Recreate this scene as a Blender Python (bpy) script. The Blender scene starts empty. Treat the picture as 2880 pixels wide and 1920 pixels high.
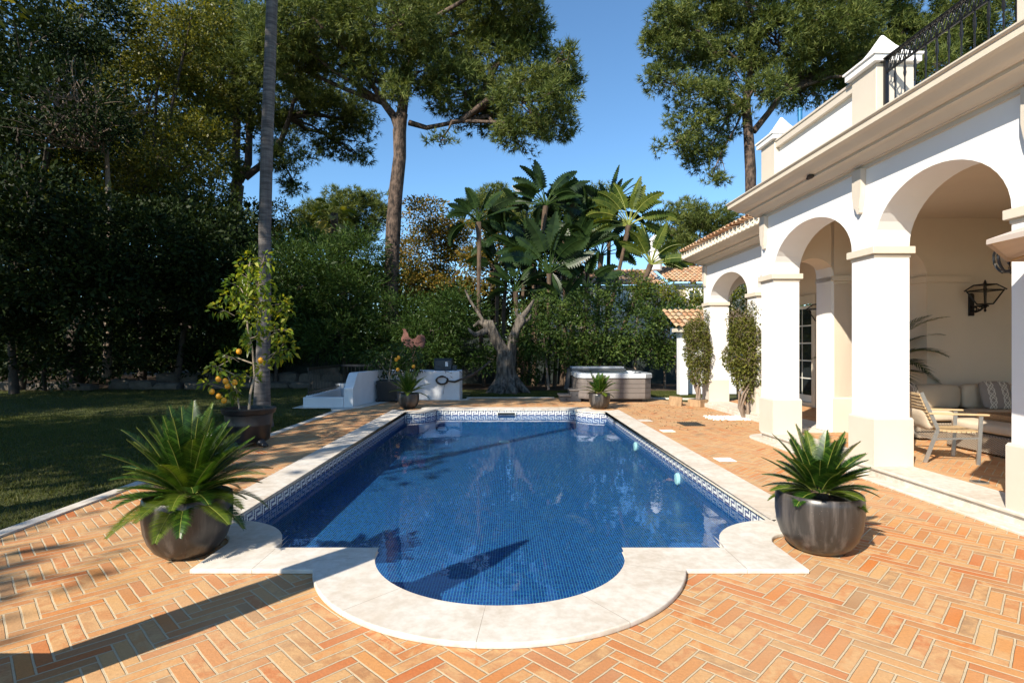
import bpy, bmesh, math, random
import numpy as np
from mathutils import Vector, Matrix, noise
R = math.radians
# ------------------------------------------------------------------ camera, world, sun
SC = bpy.context.scene
COL = SC.collection
FPX, VPX, VPY, EYE = 1560.0, 1429.0, 978.0, 1.57
cam_d = bpy.data.cameras.new('camera')
cam = bpy.data.objects.new('camera', cam_d)
COL.objects.link(cam)
cam.location = (0, 0, EYE)
cam.rotation_euler = (R(90), 0, 0)
cam_d.sensor_width = 36
cam_d.lens = 36 * FPX / 2880
cam_d.shift_x = (1440 - VPX) / 2880
cam_d.shift_y = (VPY - 960) / 2880
cam_d.clip_start = 0.05
cam_d.clip_end = 2000
SC.camera = cam
SUN_EL, SUN_AZ = R(36), R(38)          # shadows fall 38 degrees right of the view direction
world = bpy.data.worlds.new('World')
SC.world = world
world.use_nodes = True
wn = world.node_tree
bg = wn.nodes['Background']
sky = wn.nodes.new('ShaderNodeTexSky')
sky.sky_type = 'NISHITA'
sky.sun_disc = False
sky.sun_elevation = SUN_EL
sky.sun_rotation = math.pi + SUN_AZ
sky.air_density = 1.0
sky.dust_density = 0.0
sky.ozone_density = 8.0
tint = wn.nodes.new('ShaderNodeMix')
tint.data_type = 'RGBA'
tint.blend_type = 'MULTIPLY'
tint.inputs[0].default_value = 1.0
tint.inputs[7].default_value = (1.22, 1.27, 1.14, 1)
wn.links.new(sky.outputs[0], tint.inputs[6])
wn.links.new(tint.outputs[2], bg.inputs[0])
bg.inputs[1].default_value = 0.105
sun_d = bpy.data.lights.new('sun', 'SUN')
sun_d.energy = 5.0
sun_d.angle = R(0.53)
sun_d.color = (1.0, 0.91, 0.77)
sun = bpy.data.objects.new('sun', sun_d)
COL.objects.link(sun)
sdir = Vector((math.sin(SUN_AZ) * math.cos(SUN_EL), math.cos(SUN_AZ) * math.cos(SUN_EL), -math.sin(SUN_EL)))
sun.rotation_euler = sdir.to_track_quat('-Z', 'Y').to_euler()
sun.location = (-20, -25, 30)
SC.view_settings.view_transform = 'Standard'
SC.view_settings.look = 'None'
SC.view_settings.exposure = 0.8
SC.view_settings.gamma = 1.0

# ------------------------------------------------------------------ helpers
rng = np.random.default_rng(7)
random.seed(7)

def at(px, py, Y):
    """photo pixel and depth -> world point"""
    return Vector(((px - VPX) / FPX * Y, Y, EYE - (py - VPY) / FPX * Y))

TH = math.atan(29 / 1560)
def B(u, v, z=0.0):
    """villa frame (u across, v along) -> world"""
    c, s = math.cos(TH), math.sin(TH)
    return Vector((u * c - v * s, u * s + v * c, z))

def tag(o, label=None, cat=None, group=None, kind=None):
    if label: o['label'] = label
    if cat: o['category'] = cat
    if group: o['group'] = group
    if kind: o['kind'] = kind
    return o

def empty(name, loc, label=None, cat=None, group=None, rz=0.0):
    o = bpy.data.objects.new(name, None)
    COL.objects.link(o)
    o.location = loc
    o.rotation_euler = (0, 0, rz)
    o.empty_display_size = 0.2
    return tag(o, label, cat, group)

class MB:
    def __init__(s):
        s.v, s.f, s.mi = [], [], []
    def add(s, vs, fs, mi=0):
        n = len(s.v)
        s.v += [tuple(p) for p in vs]
        s.f += [tuple(i + n for i in f) for f in fs]
        s.mi += [mi] * len(fs)
        return s
    def box(s, x0, x1, y0, y1, z0, z1, mi=0, M=None):
        vs = [(x, y, z) for z in (z0, z1) for x, y in ((x0, y0), (x1, y0), (x1, y1), (x0, y1))]
        if M is not None: vs = [tuple(M @ Vector(p)) for p in vs]
        return s.add(vs, [(3, 2, 1, 0), (4, 5, 6, 7), (0, 1, 5, 4), (1, 2, 6, 5), (2, 3, 7, 6), (3, 0, 4, 7)], mi)
    def prism(s, poly, z0, z1, mi=0, M=None):
        n = len(poly)
        vs = [(x, y, z0) for x, y in poly] + [(x, y, z1) for x, y in poly]
        if M is not None: vs = [tuple(M @ Vector(p)) for p in vs]
        fs = [tuple(range(n - 1, -1, -1)), tuple(range(n, 2 * n))] + [(i, (i + 1) % n, n + (i + 1) % n, n + i) for i in range(n)]
        return s.add(vs, fs, mi)
    def lathe(s, prof, c=(0, 0, 0), n=24, mi=0, M=None, caps=True):
        vs, fs = [], []
        for r, z in prof:
            for k in range(n):
                a = 2 * math.pi * k / n
                vs.append((c[0] + r * math.cos(a), c[1] + r * math.sin(a), c[2] + z))
        m = len(prof)
        for j in range(m - 1):
            for k in range(n):
                k2 = (k + 1) % n
                fs.append((j * n + k, j * n + k2, (j + 1) * n + k2, (j + 1) * n + k))
        if caps:
            fs.append(tuple(range(n - 1, -1, -1)))
            fs.append(tuple((m - 1) * n + k for k in range(n)))
        if M is not None: vs = [tuple(M @ Vector(p)) for p in vs]
        return s.add(vs, fs, mi)
    def tube(s, pts, rad, n=8, mi=0, wob=0.0):
        pts = [Vector(p) for p in pts]
        if not hasattr(rad, '__len__'): rad = [rad] * len(pts)
        vs, fs = [], []
        up = Vector((0.123, 0.31, 0.94)).normalized()
        for i, p in enumerate(pts):
            t = (pts[min(i + 1, len(pts) - 1)] - pts[max(i - 1, 0)])
            if t.length < 1e-9: t = Vector((0, 0, 1))
            t.normalize()
            a = up.cross(t)
            if a.length < 0.05: a = Vector((1, 0, 0)).cross(t)
            a.normalize(); b = t.cross(a)
            up = b.cross(t) if False else up
            for k in range(n):
                th = 2 * math.pi * k / n
                r = rad[i]
                if wob: r *= 1 + wob * noise.noise(Vector((p.x * 1.7 + math.cos(th) * 1.5, p.y * 1.7 + math.sin(th) * 1.5, p.z * 1.3)))
                vs.append(p + a * (r * math.cos(th)) + b * (r * math.sin(th)))
        for i in range(len(pts) - 1):
            for k in range(n):
                k2 = (k + 1) % n
                fs.append((i * n + k, i * n + k2, (i + 1) * n + k2, (i + 1) * n + k))
        fs.append(tuple(range(n - 1, -1, -1)))
        fs.append(tuple((len(pts) - 1) * n + k for k in range(n)))
        return s.add(vs, fs, mi)
    def sphere(s, c, r, nu=12, nv=8, sc=(1, 1, 1), mi=0, M=None):
        prof = [(max(1e-4, r * math.sin(math.pi * j / nv)), -r * math.cos(math.pi * j / nv)) for j in range(nv + 1)]
        k = len(s.v)
        s.lathe(prof, (0, 0, 0), nu, mi)
        for i in range(k, len(s.v)):
            p = s.v[i]
            q = Vector((p[0] * sc[0], p[1] * sc[1], p[2] * sc[2]))
            if M is not None: q = M @ q
            s.v[i] = (q.x + c[0], q.y + c[1], q.z + c[2])
        return s
    def build(s, name, mats, parent=None, smooth=35, bevel=0, bseg=2, loc=None):
        me = bpy.data.meshes.new(name)
        me.from_pydata(s.v, [], s.f)
        if not isinstance(mats, (list, tuple)): mats = [mats]
        for m in mats: me.materials.append(m)
        if any(s.mi): me.polygons.foreach_set('material_index', s.mi)
        if smooth:
            me.polygons.foreach_set('use_smooth', [True] * len(me.polygons))
            try: me.set_sharp_from_angle(angle=R(smooth))
            except Exception: pass
        me.update()
        o = bpy.data.objects.new(name, me)
        COL.objects.link(o)
        if parent: o.parent = parent
        if loc: o.location = loc
        if bevel:
            b = o.modifiers.new('bevel', 'BEVEL'); b.width = bevel; b.segments = bseg; b.limit_method = 'ANGLE'; b.angle_limit = R(40)
            b.harden_normals = False
        return o

def npmesh(name, V, F, mats, parent=None, smooth=False, mi=None):
    """V (N,3), F (M,k) numpy -> object"""
    me = bpy.data.meshes.new(name)
    V = np.asarray(V, np.float32); F = np.asarray(F, np.int32)
    k = F.shape[1]
    me.vertices.add(len(V)); me.vertices.foreach_set('co', V.ravel())
    me.loops.add(F.size); me.loops.foreach_set('vertex_index', F.ravel())
    me.polygons.add(len(F))
    me.polygons.foreach_set('loop_start', np.arange(0, F.size, k, dtype=np.int32))
    me.polygons.foreach_set('loop_total', np.full(len(F), k, np.int32))
    if not isinstance(mats, (list, tuple)): mats = [mats]
    for m in mats: me.materials.append(m)
    if mi is not None: me.polygons.foreach_set('material_index', np.asarray(mi, np.int32))
    me.update(calc_edges=True)
    me.validate()
    if smooth: me.polygons.foreach_set('use_smooth', np.ones(len(F), bool))
    o = bpy.data.objects.new(name, me)
    COL.objects.link(o)
    if parent: o.parent = parent
    return o

def unit(a):
    return a / np.maximum(np.linalg.norm(a, axis=-1, keepdims=True), 1e-9)

def leaves_arrays(P, D, L, W, fold=0.25, droop=0.15):
    """quad-pair leaves: P (N,3) base, D (N,3) direction, L (N,) length"""
    n = len(P)
    D = unit(D)
    r = unit(rng.normal(size=(n, 3)))
    S = unit(np.cross(D, r)); U = np.cross(S, D)
    L = np.broadcast_to(L, (n,))[:, None]; Wd = np.broadcast_to(W, (n,))[:, None]
    base = P; mid = P + D * L * 0.5
    tip = P + D * L - np.array([0, 0, 1.0]) * L * droop
    a = mid + S * Wd * 0.5 + U * Wd * fold; b = mid - S * Wd * 0.5 + U * Wd * fold
    V = np.stack([base, a, tip, b], 1).reshape(-1, 3)
    i = np.arange(n)[:, None] * 4
    F = i + np.array([[0, 1, 2, 3]])
    return V, F

def needles_arrays(P, D, L, W, nn=12, spread=0.9):
    n = len(P)
    D = np.repeat(unit(D), nn, 0); P2 = np.repeat(P, nn, 0)
    d = unit(D + spread * rng.normal(size=D.shape) * 0.75)
    s = unit(np.cross(d, rng.normal(size=d.shape)))
    LL = (L * rng.uniform(0.7, 1.15, size=(n * nn, 1)))
    V = np.stack([P2 - s * W / 2, P2 + s * W / 2, P2 + d * LL], 1).reshape(-1, 3)
    F = np.arange(n * nn)[:, None] * 3 + np.array([[0, 1, 2]])
    return V, F

def shell(c, r, n, lo=0.55, squash=None):
    """points in the outer shell of an ellipsoid with their outward directions"""
    d = unit(rng.normal(size=(n, 3)))
    rr = rng.uniform(lo ** 3, 1, size=(n, 1)) ** (1 / 3)
    return np.asarray(c) + d * rr * np.asarray(r), d

def clumpy(c, r, ncl, rcl, per, lo=0.6, up=0.35, keep=None):
    """leaf positions gathered in clumps on an ellipsoid's shell"""
    C, Dc = shell(c, r, ncl, lo)
    if keep is not None:
        k = keep(C); C, Dc = C[k], Dc[k]
    m = len(C)
    rc = rcl * rng.uniform(0.6, 1.25, size=(m, 1, 1))
    d = unit(rng.normal(size=(m, per, 3)))
    rad = rng.uniform(0.25, 1, size=(m, per, 1)) ** 0.5
    P = C[:, None, :] + d * rad * rc * np.array([1.15, 1.15, 0.75])
    D = d * 0.8 + Dc[:, None, :] * 0.6 + np.array([0, 0, up]) + 0.5 * rng.normal(size=d.shape)
    return P.reshape(-1, 3), D.reshape(-1, 3), C

# ------------------------------------------------------------------ materials
def new_mat(name):
    m = bpy.data.materials.new(name); m.use_nodes = True
    nt = m.node_tree
    return m, nt, nt.nodes['Principled BSDF']

def nd(nt, t, **kw):
    n = nt.nodes.new(t)
    for k, v in kw.items():
        if isinstance(k, str) and k.startswith('i') and k[1:].isdigit(): n.inputs[int(k[1:])].default_value = v
        else: setattr(n, k, v)
    return n

def mth(nt, op, a, b=None, c=None):
    n = nt.nodes.new('ShaderNodeMath'); n.operation = op
    for i, x in enumerate((a, b, c)):
        if x is None: continue
        if isinstance(x, (int, float)): n.inputs[i].default_value = x
        else: nt.links.new(x, n.inputs[i])
    return n.outputs[0]

def ramp(nt, fac, stops):
    n = nt.nodes.new('ShaderNodeValToRGB')
    e = n.color_ramp.elements
    while len(e) < len(stops): e.new(0.5)
    for i, (p, c) in enumerate(stops):
        e[i].position = p; e[i].color = (*c, 1) if len(c) == 3 else c
    nt.links.new(fac, n.inputs[0])
    return n.outputs[0]

def mixc(nt, fac, a, b, mode='MIX'):
    n = nt.nodes.new('ShaderNodeMix'); n.data_type = 'RGBA'; n.blend_type = mode
    for sock, x in ((n.inputs[0], fac), (n.inputs[6], a), (n.inputs[7], b)):
        if isinstance(x, (int, float)): sock.default_value = x
        elif isinstance(x, tuple): sock.default_value = (*x, 1) if len(x) == 3 else x
        else: nt.links.new(x, sock)
    return n.outputs[2]

def noise_n(nt, scale, detail=4, rough=0.55, vec=None, dist=0.0):
    n = nt.nodes.new('ShaderNodeTexNoise')
    n.inputs['Scale'].default_value = scale; n.inputs['Detail'].default_value = detail
    n.inputs['Roughness'].default_value = rough; n.inputs['Distortion'].default_value = dist
    if vec is not None: nt.links.new(vec, n.inputs['Vector'])
    return n.outputs[0]

def bump(nt, bs, h, strength=0.3, dist=0.01):
    n = nt.nodes.new('ShaderNodeBump')
    n.inputs['Strength'].default_value = strength; n.inputs['Distance'].default_value = dist
    nt.links.new(h, n.inputs['Height']); nt.links.new(n.outputs[0], bs.inputs['Normal'])
    return n

def obj_co(nt):
    return nt.nodes.new('ShaderNodeTexCoord').outputs['Object']

def geo_pos(nt):
    return nt.nodes.new('ShaderNodeNewGeometry').outputs['Position']

def simple(name, col, rough=0.6, metal=0.0, var=0.12, scale=6, bmp=0.0, bscale=60, spec=0.5, bdist=0.004, stretch=None):
    m, nt, bs = new_mat(name)
    co = geo_pos(nt)
    if stretch:
        mp = nt.nodes.new('ShaderNodeMapping'); mp.inputs['Scale'].default_value = stretch
        nt.links.new(co, mp.inputs['Vector']); co = mp.outputs[0]
    n = noise_n(nt, scale, 5, 0.6, co)
    rl = 0.13 if var > 0.4 else 0.25
    c = ramp(nt, n, [(0.5 - rl, tuple(x * (1 - var) for x in col)), (0.5 + rl, tuple(min(1, x * (1 + var)) for x in col))])
    nt.links.new(c, bs.inputs['Base Color'])
    bs.inputs['Roughness'].default_value = rough; bs.inputs['Metallic'].default_value = metal
    bs.inputs['Specular IOR Level'].default_value = spec
    if bmp:
        bump(nt, bs, noise_n(nt, bscale, 4, 0.6, co), bmp, bdist)
    return m

def leafmat(name, cols, rough=0.42, trans=0.3, spec=0.4, tcol=None):
    m, nt, bs = new_mat(name)
    g = nt.nodes.new('ShaderNodeNewGeometry')
    n = noise_n(nt, 0.9, 3, 0.6, g.outputs['Position'])
    f = mth(nt, 'ADD', mth(nt, 'MULTIPLY', g.outputs['Random Per Island'], 0.65), mth(nt, 'MULTIPLY', mth(nt, 'SUBTRACT', n, 0.3), 0.8))
    k = len(cols)
    c = ramp(nt, f, [(0.08 + 0.84 * i / (k - 1), cols[i]) for i in range(k)])
    nt.links.new(c, bs.inputs['Base Color'])
    bs.inputs['Roughness'].default_value = rough
    bs.inputs['Specular IOR Level'].default_value = spec * 0.55
    if trans:
        tr = nt.nodes.new('ShaderNodeBsdfTranslucent')
        c2 = mixc(nt, 1.0, c, tcol or (1.5, 1.35, 0.5), 'MULTIPLY')
        nt.links.new(c2, tr.inputs[0])
        mx = nt.nodes.new('ShaderNodeMixShader'); mx.inputs[0].default_value = trans
        nt.links.new(bs.outputs[0], mx.inputs[1]); nt.links.new(tr.outputs[0], mx.inputs[2])
        nt.links.new(mx.outputs[0], nt.nodes['Material Output'].inputs[0])
    return m

M = {}
M['white'] = simple('white_wall_paint', (0.83, 0.82, 0.80), 0.75, var=0.025, scale=1.5, bmp=0.25, bscale=45, spec=0.2)
M['cream'] = simple('cream_trim_paint', (0.62, 0.55, 0.445), 0.7, var=0.05, scale=2.5, bmp=0.25, bscale=60, spec=0.2)
M['inner'] = simple('beige_interior_paint', (0.72, 0.605, 0.475), 0.8, var=0.04, scale=1.2, bmp=0.3, bscale=50, spec=0.2)
M['black'] = simple('black_iron', (0.012, 0.012, 0.014), 0.35, 0.3, var=0.3)
M['bark_pine'] = simple('pine_bark', (0.082, 0.055, 0.04), 0.9, var=0.75, scale=7, bmp=1.0, bscale=14, bdist=0.05, stretch=(1, 1, 0.5))
M['bark_grey'] = simple('olive_bark', (0.105, 0.088, 0.07), 0.95, var=0.7, scale=12, bmp=1.0, bscale=20, bdist=0.08, stretch=(1, 1, 0.22))
M['bark_dark'] = simple('dark_bark', (0.05, 0.037, 0.028), 0.9, var=0.4, scale=8, bmp=0.8, bscale=18, bdist=0.03)
M['twig'] = simple('dry_twig', (0.22, 0.165, 0.125), 0.9, var=0.3, scale=12)
M['stem_pale'] = simple('pale_stem', (0.30, 0.24, 0.17), 0.85, var=0.25, scale=18)
M['fibre'] = simple('dry_leaf_sheath', (0.085, 0.055, 0.035), 0.9, var=0.45, scale=7, bmp=0.8, bscale=20, bdist=0.03, stretch=(1, 1, 0.3))

def stone_mat():
    m, nt, bs = new_mat('limestone_coping')
    co = geo_pos(nt)
    n1 = noise_n(nt, 1.6, 6, 0.62, co, 0.6); n2 = noise_n(nt, 14, 5, 0.6, co)
    c = ramp(nt, n1, [(0.3, (0.47, 0.40, 0.32)), (0.5, (0.58, 0.53, 0.46)), (0.7, (0.63, 0.60, 0.545))])
    c = mixc(nt, 0.30, c, ramp(nt, n2, [(0.38, (0.42, 0.36, 0.28)), (0.62, (0.74, 0.71, 0.66))]))
    n3 = noise_n(nt, 0.55, 5, 0.7, co, 1.2)
    c = mixc(nt, ramp(nt, n3, [(0.52, (0, 0, 0)), (0.62, (0.4, 0.4, 0.4))]), c, (0.52, 0.43, 0.33))
    nt.links.new(c, bs.inputs['Base Color']); bs.inputs['Roughness'].default_value = 0.75
    bs.inputs['Specular IOR Level'].default_value = 0.25
    bump(nt, bs, noise_n(nt, 120, 4, 0.6, co), 0.25, 0.003)
    return m
M['stone'] = stone_mat()

def herringbone(name, z45=True, hue=0.0, W=0.077, wear=0.0):
    """brick herringbone, four to one bricks laid at 45 degrees"""
    m, nt, bs = new_mat(name)
    sx = nt.nodes.new('ShaderNodeSeparateXYZ')
    pos = geo_pos(nt)
    nz = nt.nodes.new('ShaderNodeTexNoise'); nz.inputs['Scale'].default_value = 7; nz.inputs['Detail'].default_value = 3
    nt.links.new(pos, nz.inputs['Vector'])
    wob = nt.nodes.new('ShaderNodeVectorMath'); wob.operation = 'MULTIPLY_ADD'
    sub = nt.nodes.new('ShaderNodeVectorMath'); sub.operation = 'SUBTRACT'
    nt.links.new(nz.outputs['Color'], sub.inputs[0]); sub.inputs[1].default_value = (0.5, 0.5, 0.5)
    nt.links.new(sub.outputs[0], wob.inputs[0]); wob.inputs[1].default_value = (0.009, 0.009, 0)
    nt.links.new(pos, wob.inputs[2])
    nt.links.new(wob.outputs[0], sx.inputs[0])
    k = 1 / (math.sqrt(2) * W)
    X, Y = mth(nt, 'ADD', sx.outputs[0], 50.0), mth(nt, 'ADD', sx.outputs[1], 50.0)
    p = mth(nt, 'MULTIPLY', mth(nt, 'ADD', X, Y), k)
    q = mth(nt, 'MULTIPLY', mth(nt, 'ADD', mth(nt, 'SUBTRACT', Y, X), 200.0), k)
    i, j = mth(nt, 'FLOOR', p), mth(nt, 'FLOOR', q)
    fx, fy = mth(nt, 'SUBTRACT', p, i), mth(nt, 'SUBTRACT', q, j)
    kk = mth(nt, 'FLOORED_MODULO', mth(nt, 'SUBTRACT', i, j), 8.0)
    hz = mth(nt, 'LESS_THAN', kk, 3.5)
    # horizontal brick: along = fx + kk ; across = fy ; id (i-kk, j)
    off_v = mth(nt, 'SUBTRACT', 7.0, kk)
    inv = mth(nt, 'SUBTRACT', 1.0, hz)
    along = mth(nt, 'ADD', mth(nt, 'MULTIPLY', hz, mth(nt, 'ADD', fx, kk)), mth(nt, 'MULTIPLY', inv, mth(nt, 'ADD', fy, off_v)))
    across = mth(nt, 'ADD', mth(nt, 'MULTIPLY', hz, fy), mth(nt, 'MULTIPLY', inv, fx))
    idx = mth(nt, 'SUBTRACT', i, mth(nt, 'MULTIPLY', hz, kk))
    idy = mth(nt, 'SUBTRACT', j, mth(nt, 'MULTIPLY', inv, off_v))
    da = mth(nt, 'MINIMUM', along, mth(nt, 'SUBTRACT', 4.0, along))
    dc = mth(nt, 'MINIMUM', across, mth(nt, 'SUBTRACT', 1.0, across))
    d = mth(nt, 'MINIMUM', da, dc)
    edge = nt.nodes.new('ShaderNodeMapRange'); edge.interpolation_type = 'SMOOTHSTEP'
    nt.links.new(d, edge.inputs[0]); edge.inputs[1].default_value = 0.055; edge.inputs[2].default_value = 0.09
    brick = edge.outputs[0]
    cv = nt.nodes.new('ShaderNodeCombineXYZ')
    nt.links.new(idx, cv.inputs[0]); nt.links.new(idy, cv.inputs[1]); nt.links.new(hz, cv.inputs[2])
    wn_ = nt.nodes.new('ShaderNodeTexWhiteNoise'); wn_.noise_dimensions = '3D'
    nt.links.new(cv.outputs[0], wn_.inputs['Vector'])
    rnd = wn_.outputs[0]
    sc = nt.nodes.new('ShaderNodeSeparateColor'); nt.links.new(wn_.outputs[1], sc.inputs[0])
    cr = ramp(nt, rnd, [(0.0, (0.38, 0.25, 0.15)), (0.12, (0.52, 0.27, 0.12)), (0.3, (0.55, 0.20, 0.075)), (0.45, (0.62, 0.33, 0.13)),
                        (0.62, (0.50, 0.24, 0.12)), (0.78, (0.62, 0.41, 0.20)), (0.9, (0.60, 0.23, 0.065)), (1.0, (0.50, 0.33, 0.18))])
    n1 = noise_n(nt, 9, 5, 0.65, pos, 0.8)
    # within-brick kiln clouding
    cr = mixc(nt, mth(nt, 'MULTIPLY', mth(nt, 'GREATER_THAN', sc.outputs[1], 0.35), ramp(nt, n1, [(0.42, (0, 0, 0)), (0.62, (1, 1, 1))])), cr, (0.63, 0.42, 0.22))
    n2 = noise_n(nt, 60, 4, 0.7, pos)
    cr = mixc(nt, 0.35, cr, mixc(nt, 1.0, cr, ramp(nt, n2, [(0.3, (0.55, 0.5, 0.45)), (0.7, (1.25, 1.2, 1.1))]), 'MULTIPLY'))
    nd_ = noise_n(nt, 0.8, 4, 0.6, pos)
    dust = ramp(nt, nd_, [(0.40, (0, 0, 0)), (0.68, (0.45 + wear, 0.45 + wear, 0.45 + wear))])
    cr = mixc(nt, dust, cr, (0.60, 0.46, 0.30))
    cr = mixc(nt, 1.0, cr, (0.88, 0.79, 0.70), 'MULTIPLY')
    jt = mixc(nt, n2, (0.44, 0.34, 0.21), (0.64, 0.52, 0.35))
    c = mixc(nt, brick, jt, cr)
    nt.links.new(c, bs.inputs['Base Color'])
    bs.inputs['Roughness'].default_value = 0.8; bs.inputs['Specular IOR Level'].default_value = 0.22
    h = mth(nt, 'ADD', mth(nt, 'MULTIPLY', brick, 1.0), mth(nt, 'MULTIPLY', n2, 0.35))
    h = mth(nt, 'ADD', h, mth(nt, 'MULTIPLY', rnd, 0.3))
    bump(nt, bs, h, 1.0, 0.008)
    return m
M['brick'] = herringbone('herringbone_brick')
M['brick_porch'] = M['brick']

def mosaic(name, cols, grout, uv=True, spec=0.5):
    m, nt, bs = new_mat(name)
    u = nt.nodes.new('ShaderNodeUVMap'); u.uv_map = 'UVMap'
    s = nt.nodes.new('ShaderNodeSeparateXYZ'); nt.links.new(u.outputs[0], s.inputs[0])
    fx = mth(nt, 'FRACT', s.outputs[0]); fy = mth(nt, 'FRACT', s.outputs[1])
    dx = mth(nt, 'MINIMUM', fx, mth(nt, 'SUBTRACT', 1.0, fx)); dy = mth(nt, 'MINIMUM', fy, mth(nt, 'SUBTRACT', 1.0, fy))
    d = mth(nt, 'MINIMUM', dx, dy)
    tile = mth(nt, 'GREATER_THAN', d, 0.07)
    fl = nt.nodes.new('ShaderNodeVectorMath'); fl.operation = 'FLOOR'; nt.links.new(u.outputs[0], fl.inputs[0])
    w = nt.nodes.new('ShaderNodeTexWhiteNoise'); w.noise_dimensions = '2D'; nt.links.new(fl.outputs[0], w.inputs['Vector'])
    c = ramp(nt, w.outputs[0], [(i / max(1, len(cols) - 1), cols[i]) for i in range(len(cols))])
    c = mixc(nt, tile, grout, c)
    nt.links.new(c, bs.inputs['Base Color'])
    bs.inputs['Roughness'].default_value = 0.25; bs.inputs['Specular IOR Level'].default_value = spec
    return m
M['mosaic'] = mosaic('blue_pool_mosaic', [(0.0008, 0.008, 0.11), (0.001, 0.014, 0.16), (0.0015, 0.035, 0.22), (0.0008, 0.007, 0.11), (0.002, 0.06, 0.26)], (0.07, 0.26, 0.36), spec=0.2)
M['tile_blue'] = mosaic('navy_band_tile', [(0.006, 0.014, 0.09), (0.014, 0.03, 0.15)], (0.55, 0.55, 0.52))
M['tile_white'] = mosaic('white_band_tile', [(0.66, 0.68, 0.62), (0.76, 0.77, 0.71)], (0.60, 0.61, 0.56))

def water_mat():
    m, nt, bs = new_mat('pool_water')
    nt.nodes.remove(bs)
    pos = geo_pos(nt)
    tr = nt.nodes.new('ShaderNodeBsdfTransparent'); tr.inputs[0].default_value = (0.86, 0.97, 1.0, 1)
    gl = nt.nodes.new('ShaderNodeBsdfGlossy'); gl.inputs['Roughness'].default_value = 0.0; gl.inputs[0].default_value = (0.85, 0.9, 1.0, 1)
    n = noise_n(nt, 2.6, 3, 0.5, pos)
    b = nt.nodes.new('ShaderNodeBump'); b.inputs['Strength'].default_value = 0.10; b.inputs['Distance'].default_value = 0.02
    nt.links.new(n, b.inputs['Height'])
    nt.links.new(b.outputs[0], gl.inputs['Normal'])
    fr = nt.nodes.new('ShaderNodeFresnel'); fr.inputs[0].default_value = 1.33
    nt.links.new(b.outputs[0], fr.inputs['Normal'])
    bf = nt.nodes.new('ShaderNodeNewGeometry').outputs['Backfacing']
    nt.links.new(mth(nt, 'SUBTRACT', 1.33, mth(nt, 'MULTIPLY', bf, 1.33 - 1 / 1.33)), fr.inputs[0])
    mx = nt.nodes.new('ShaderNodeMixShader')
    nt.links.new(fr.outputs[0], mx.inputs[0]); nt.links.new(tr.outputs[0], mx.inputs[1]); nt.links.new(gl.outputs[0], mx.inputs[2])
    nt.links.new(mx.outputs[0], nt.nodes['Material Output'].inputs[0])
    return m
M['water'] = water_mat()

def ground_mat(name, a, b_, sc=0.6):
    m, nt, bs = new_mat(name)
    pos = geo_pos(nt)
    n1 = noise_n(nt, sc, 5, 0.65, pos); n2 = noise_n(nt, 30, 5, 0.7, pos)
    c = ramp(nt, n1, [(0.35, a), (0.65, b_)])
    c = mixc(nt, 0.5, c, mixc(nt, 1.0, c, ramp(nt, n2, [(0.3, (0.4, 0.4, 0.4)), (0.7, (1.5, 1.5, 1.5))]), 'MULTIPLY'))
    nt.links.new(c, bs.inputs['Base Color']); bs.inputs['Roughness'].default_value = 0.95
    bs.inputs['Specular IOR Level'].default_value = 0.1
    bump(nt, bs, n2, 0.8, 0.03)
    return m
M['lawn'] = ground_mat('lawn_ground', (0.045, 0.048, 0.02), (0.075, 0.085, 0.028))
M['soil'] = ground_mat('bare_soil', (0.06, 0.043, 0.03), (0.11, 0.08, 0.058))
M['grass'] = leafmat('grass_blades', [(0.04, 0.055, 0.015), (0.075, 0.09, 0.022), (0.12, 0.115, 0.045)], 0.6, 0.25, 0.2)
# ------------------------------------------------------------------ ground, paving and pool
CX = -0.06
def arc(cx, cy, r, a0, a1, n=14):
    return [(cx + r * math.cos(R(a0 + (a1 - a0) * i / n)), cy + r * math.sin(R(a0 + (a1 - a0) * i / n))) for i in range(n + 1)]
NY, FY, HW = 4.24, 14.0, 2.44       # near edge, far edge, half width
def pool_outline(o=0.0):
    """inner lip, clockwise seen from above, starting at the near left of the bay; o widens the pool"""
    h = HW + o; r = 0.69 - o; ny = NY - o; fy = FY + o; b = 0.96 + o
    segs = []
    segs.append([(CX - b, ny), (CX - h + r + o, ny)])
    segs.append(arc(CX - HW, NY, r, 0, 90))
    segs.append([(CX - h, NY + 0.69), (CX - h, FY - 0.69)])
    segs.append(arc(CX - HW, FY, r, -90, 0))
    segs.append([(CX - HW + r, fy), (CX + HW - r, fy)])
    segs.append(arc(CX + HW, FY, r, 180, 270))
    segs.append([(CX + h, FY - 0.69), (CX + h, NY + 0.69)])
    segs.append(arc(CX + HW, NY, r, 90, 180))
    segs.append([(CX + HW - r, ny), (CX + b, ny)])
    segs.append(arc(CX, NY, b, 0, -180, 40))
    return segs
def flat(segs):
    out = []
    for s in segs:
        for p in s:
            if not out or (abs(out[-1][0] - p[0]) + abs(out[-1][1] - p[1])) > 1e-4: out.append(p)
    if abs(out[0][0] - out[-1][0]) + abs(out[0][1] - out[-1][1]) < 1e-4: out.pop()
    return out

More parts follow.
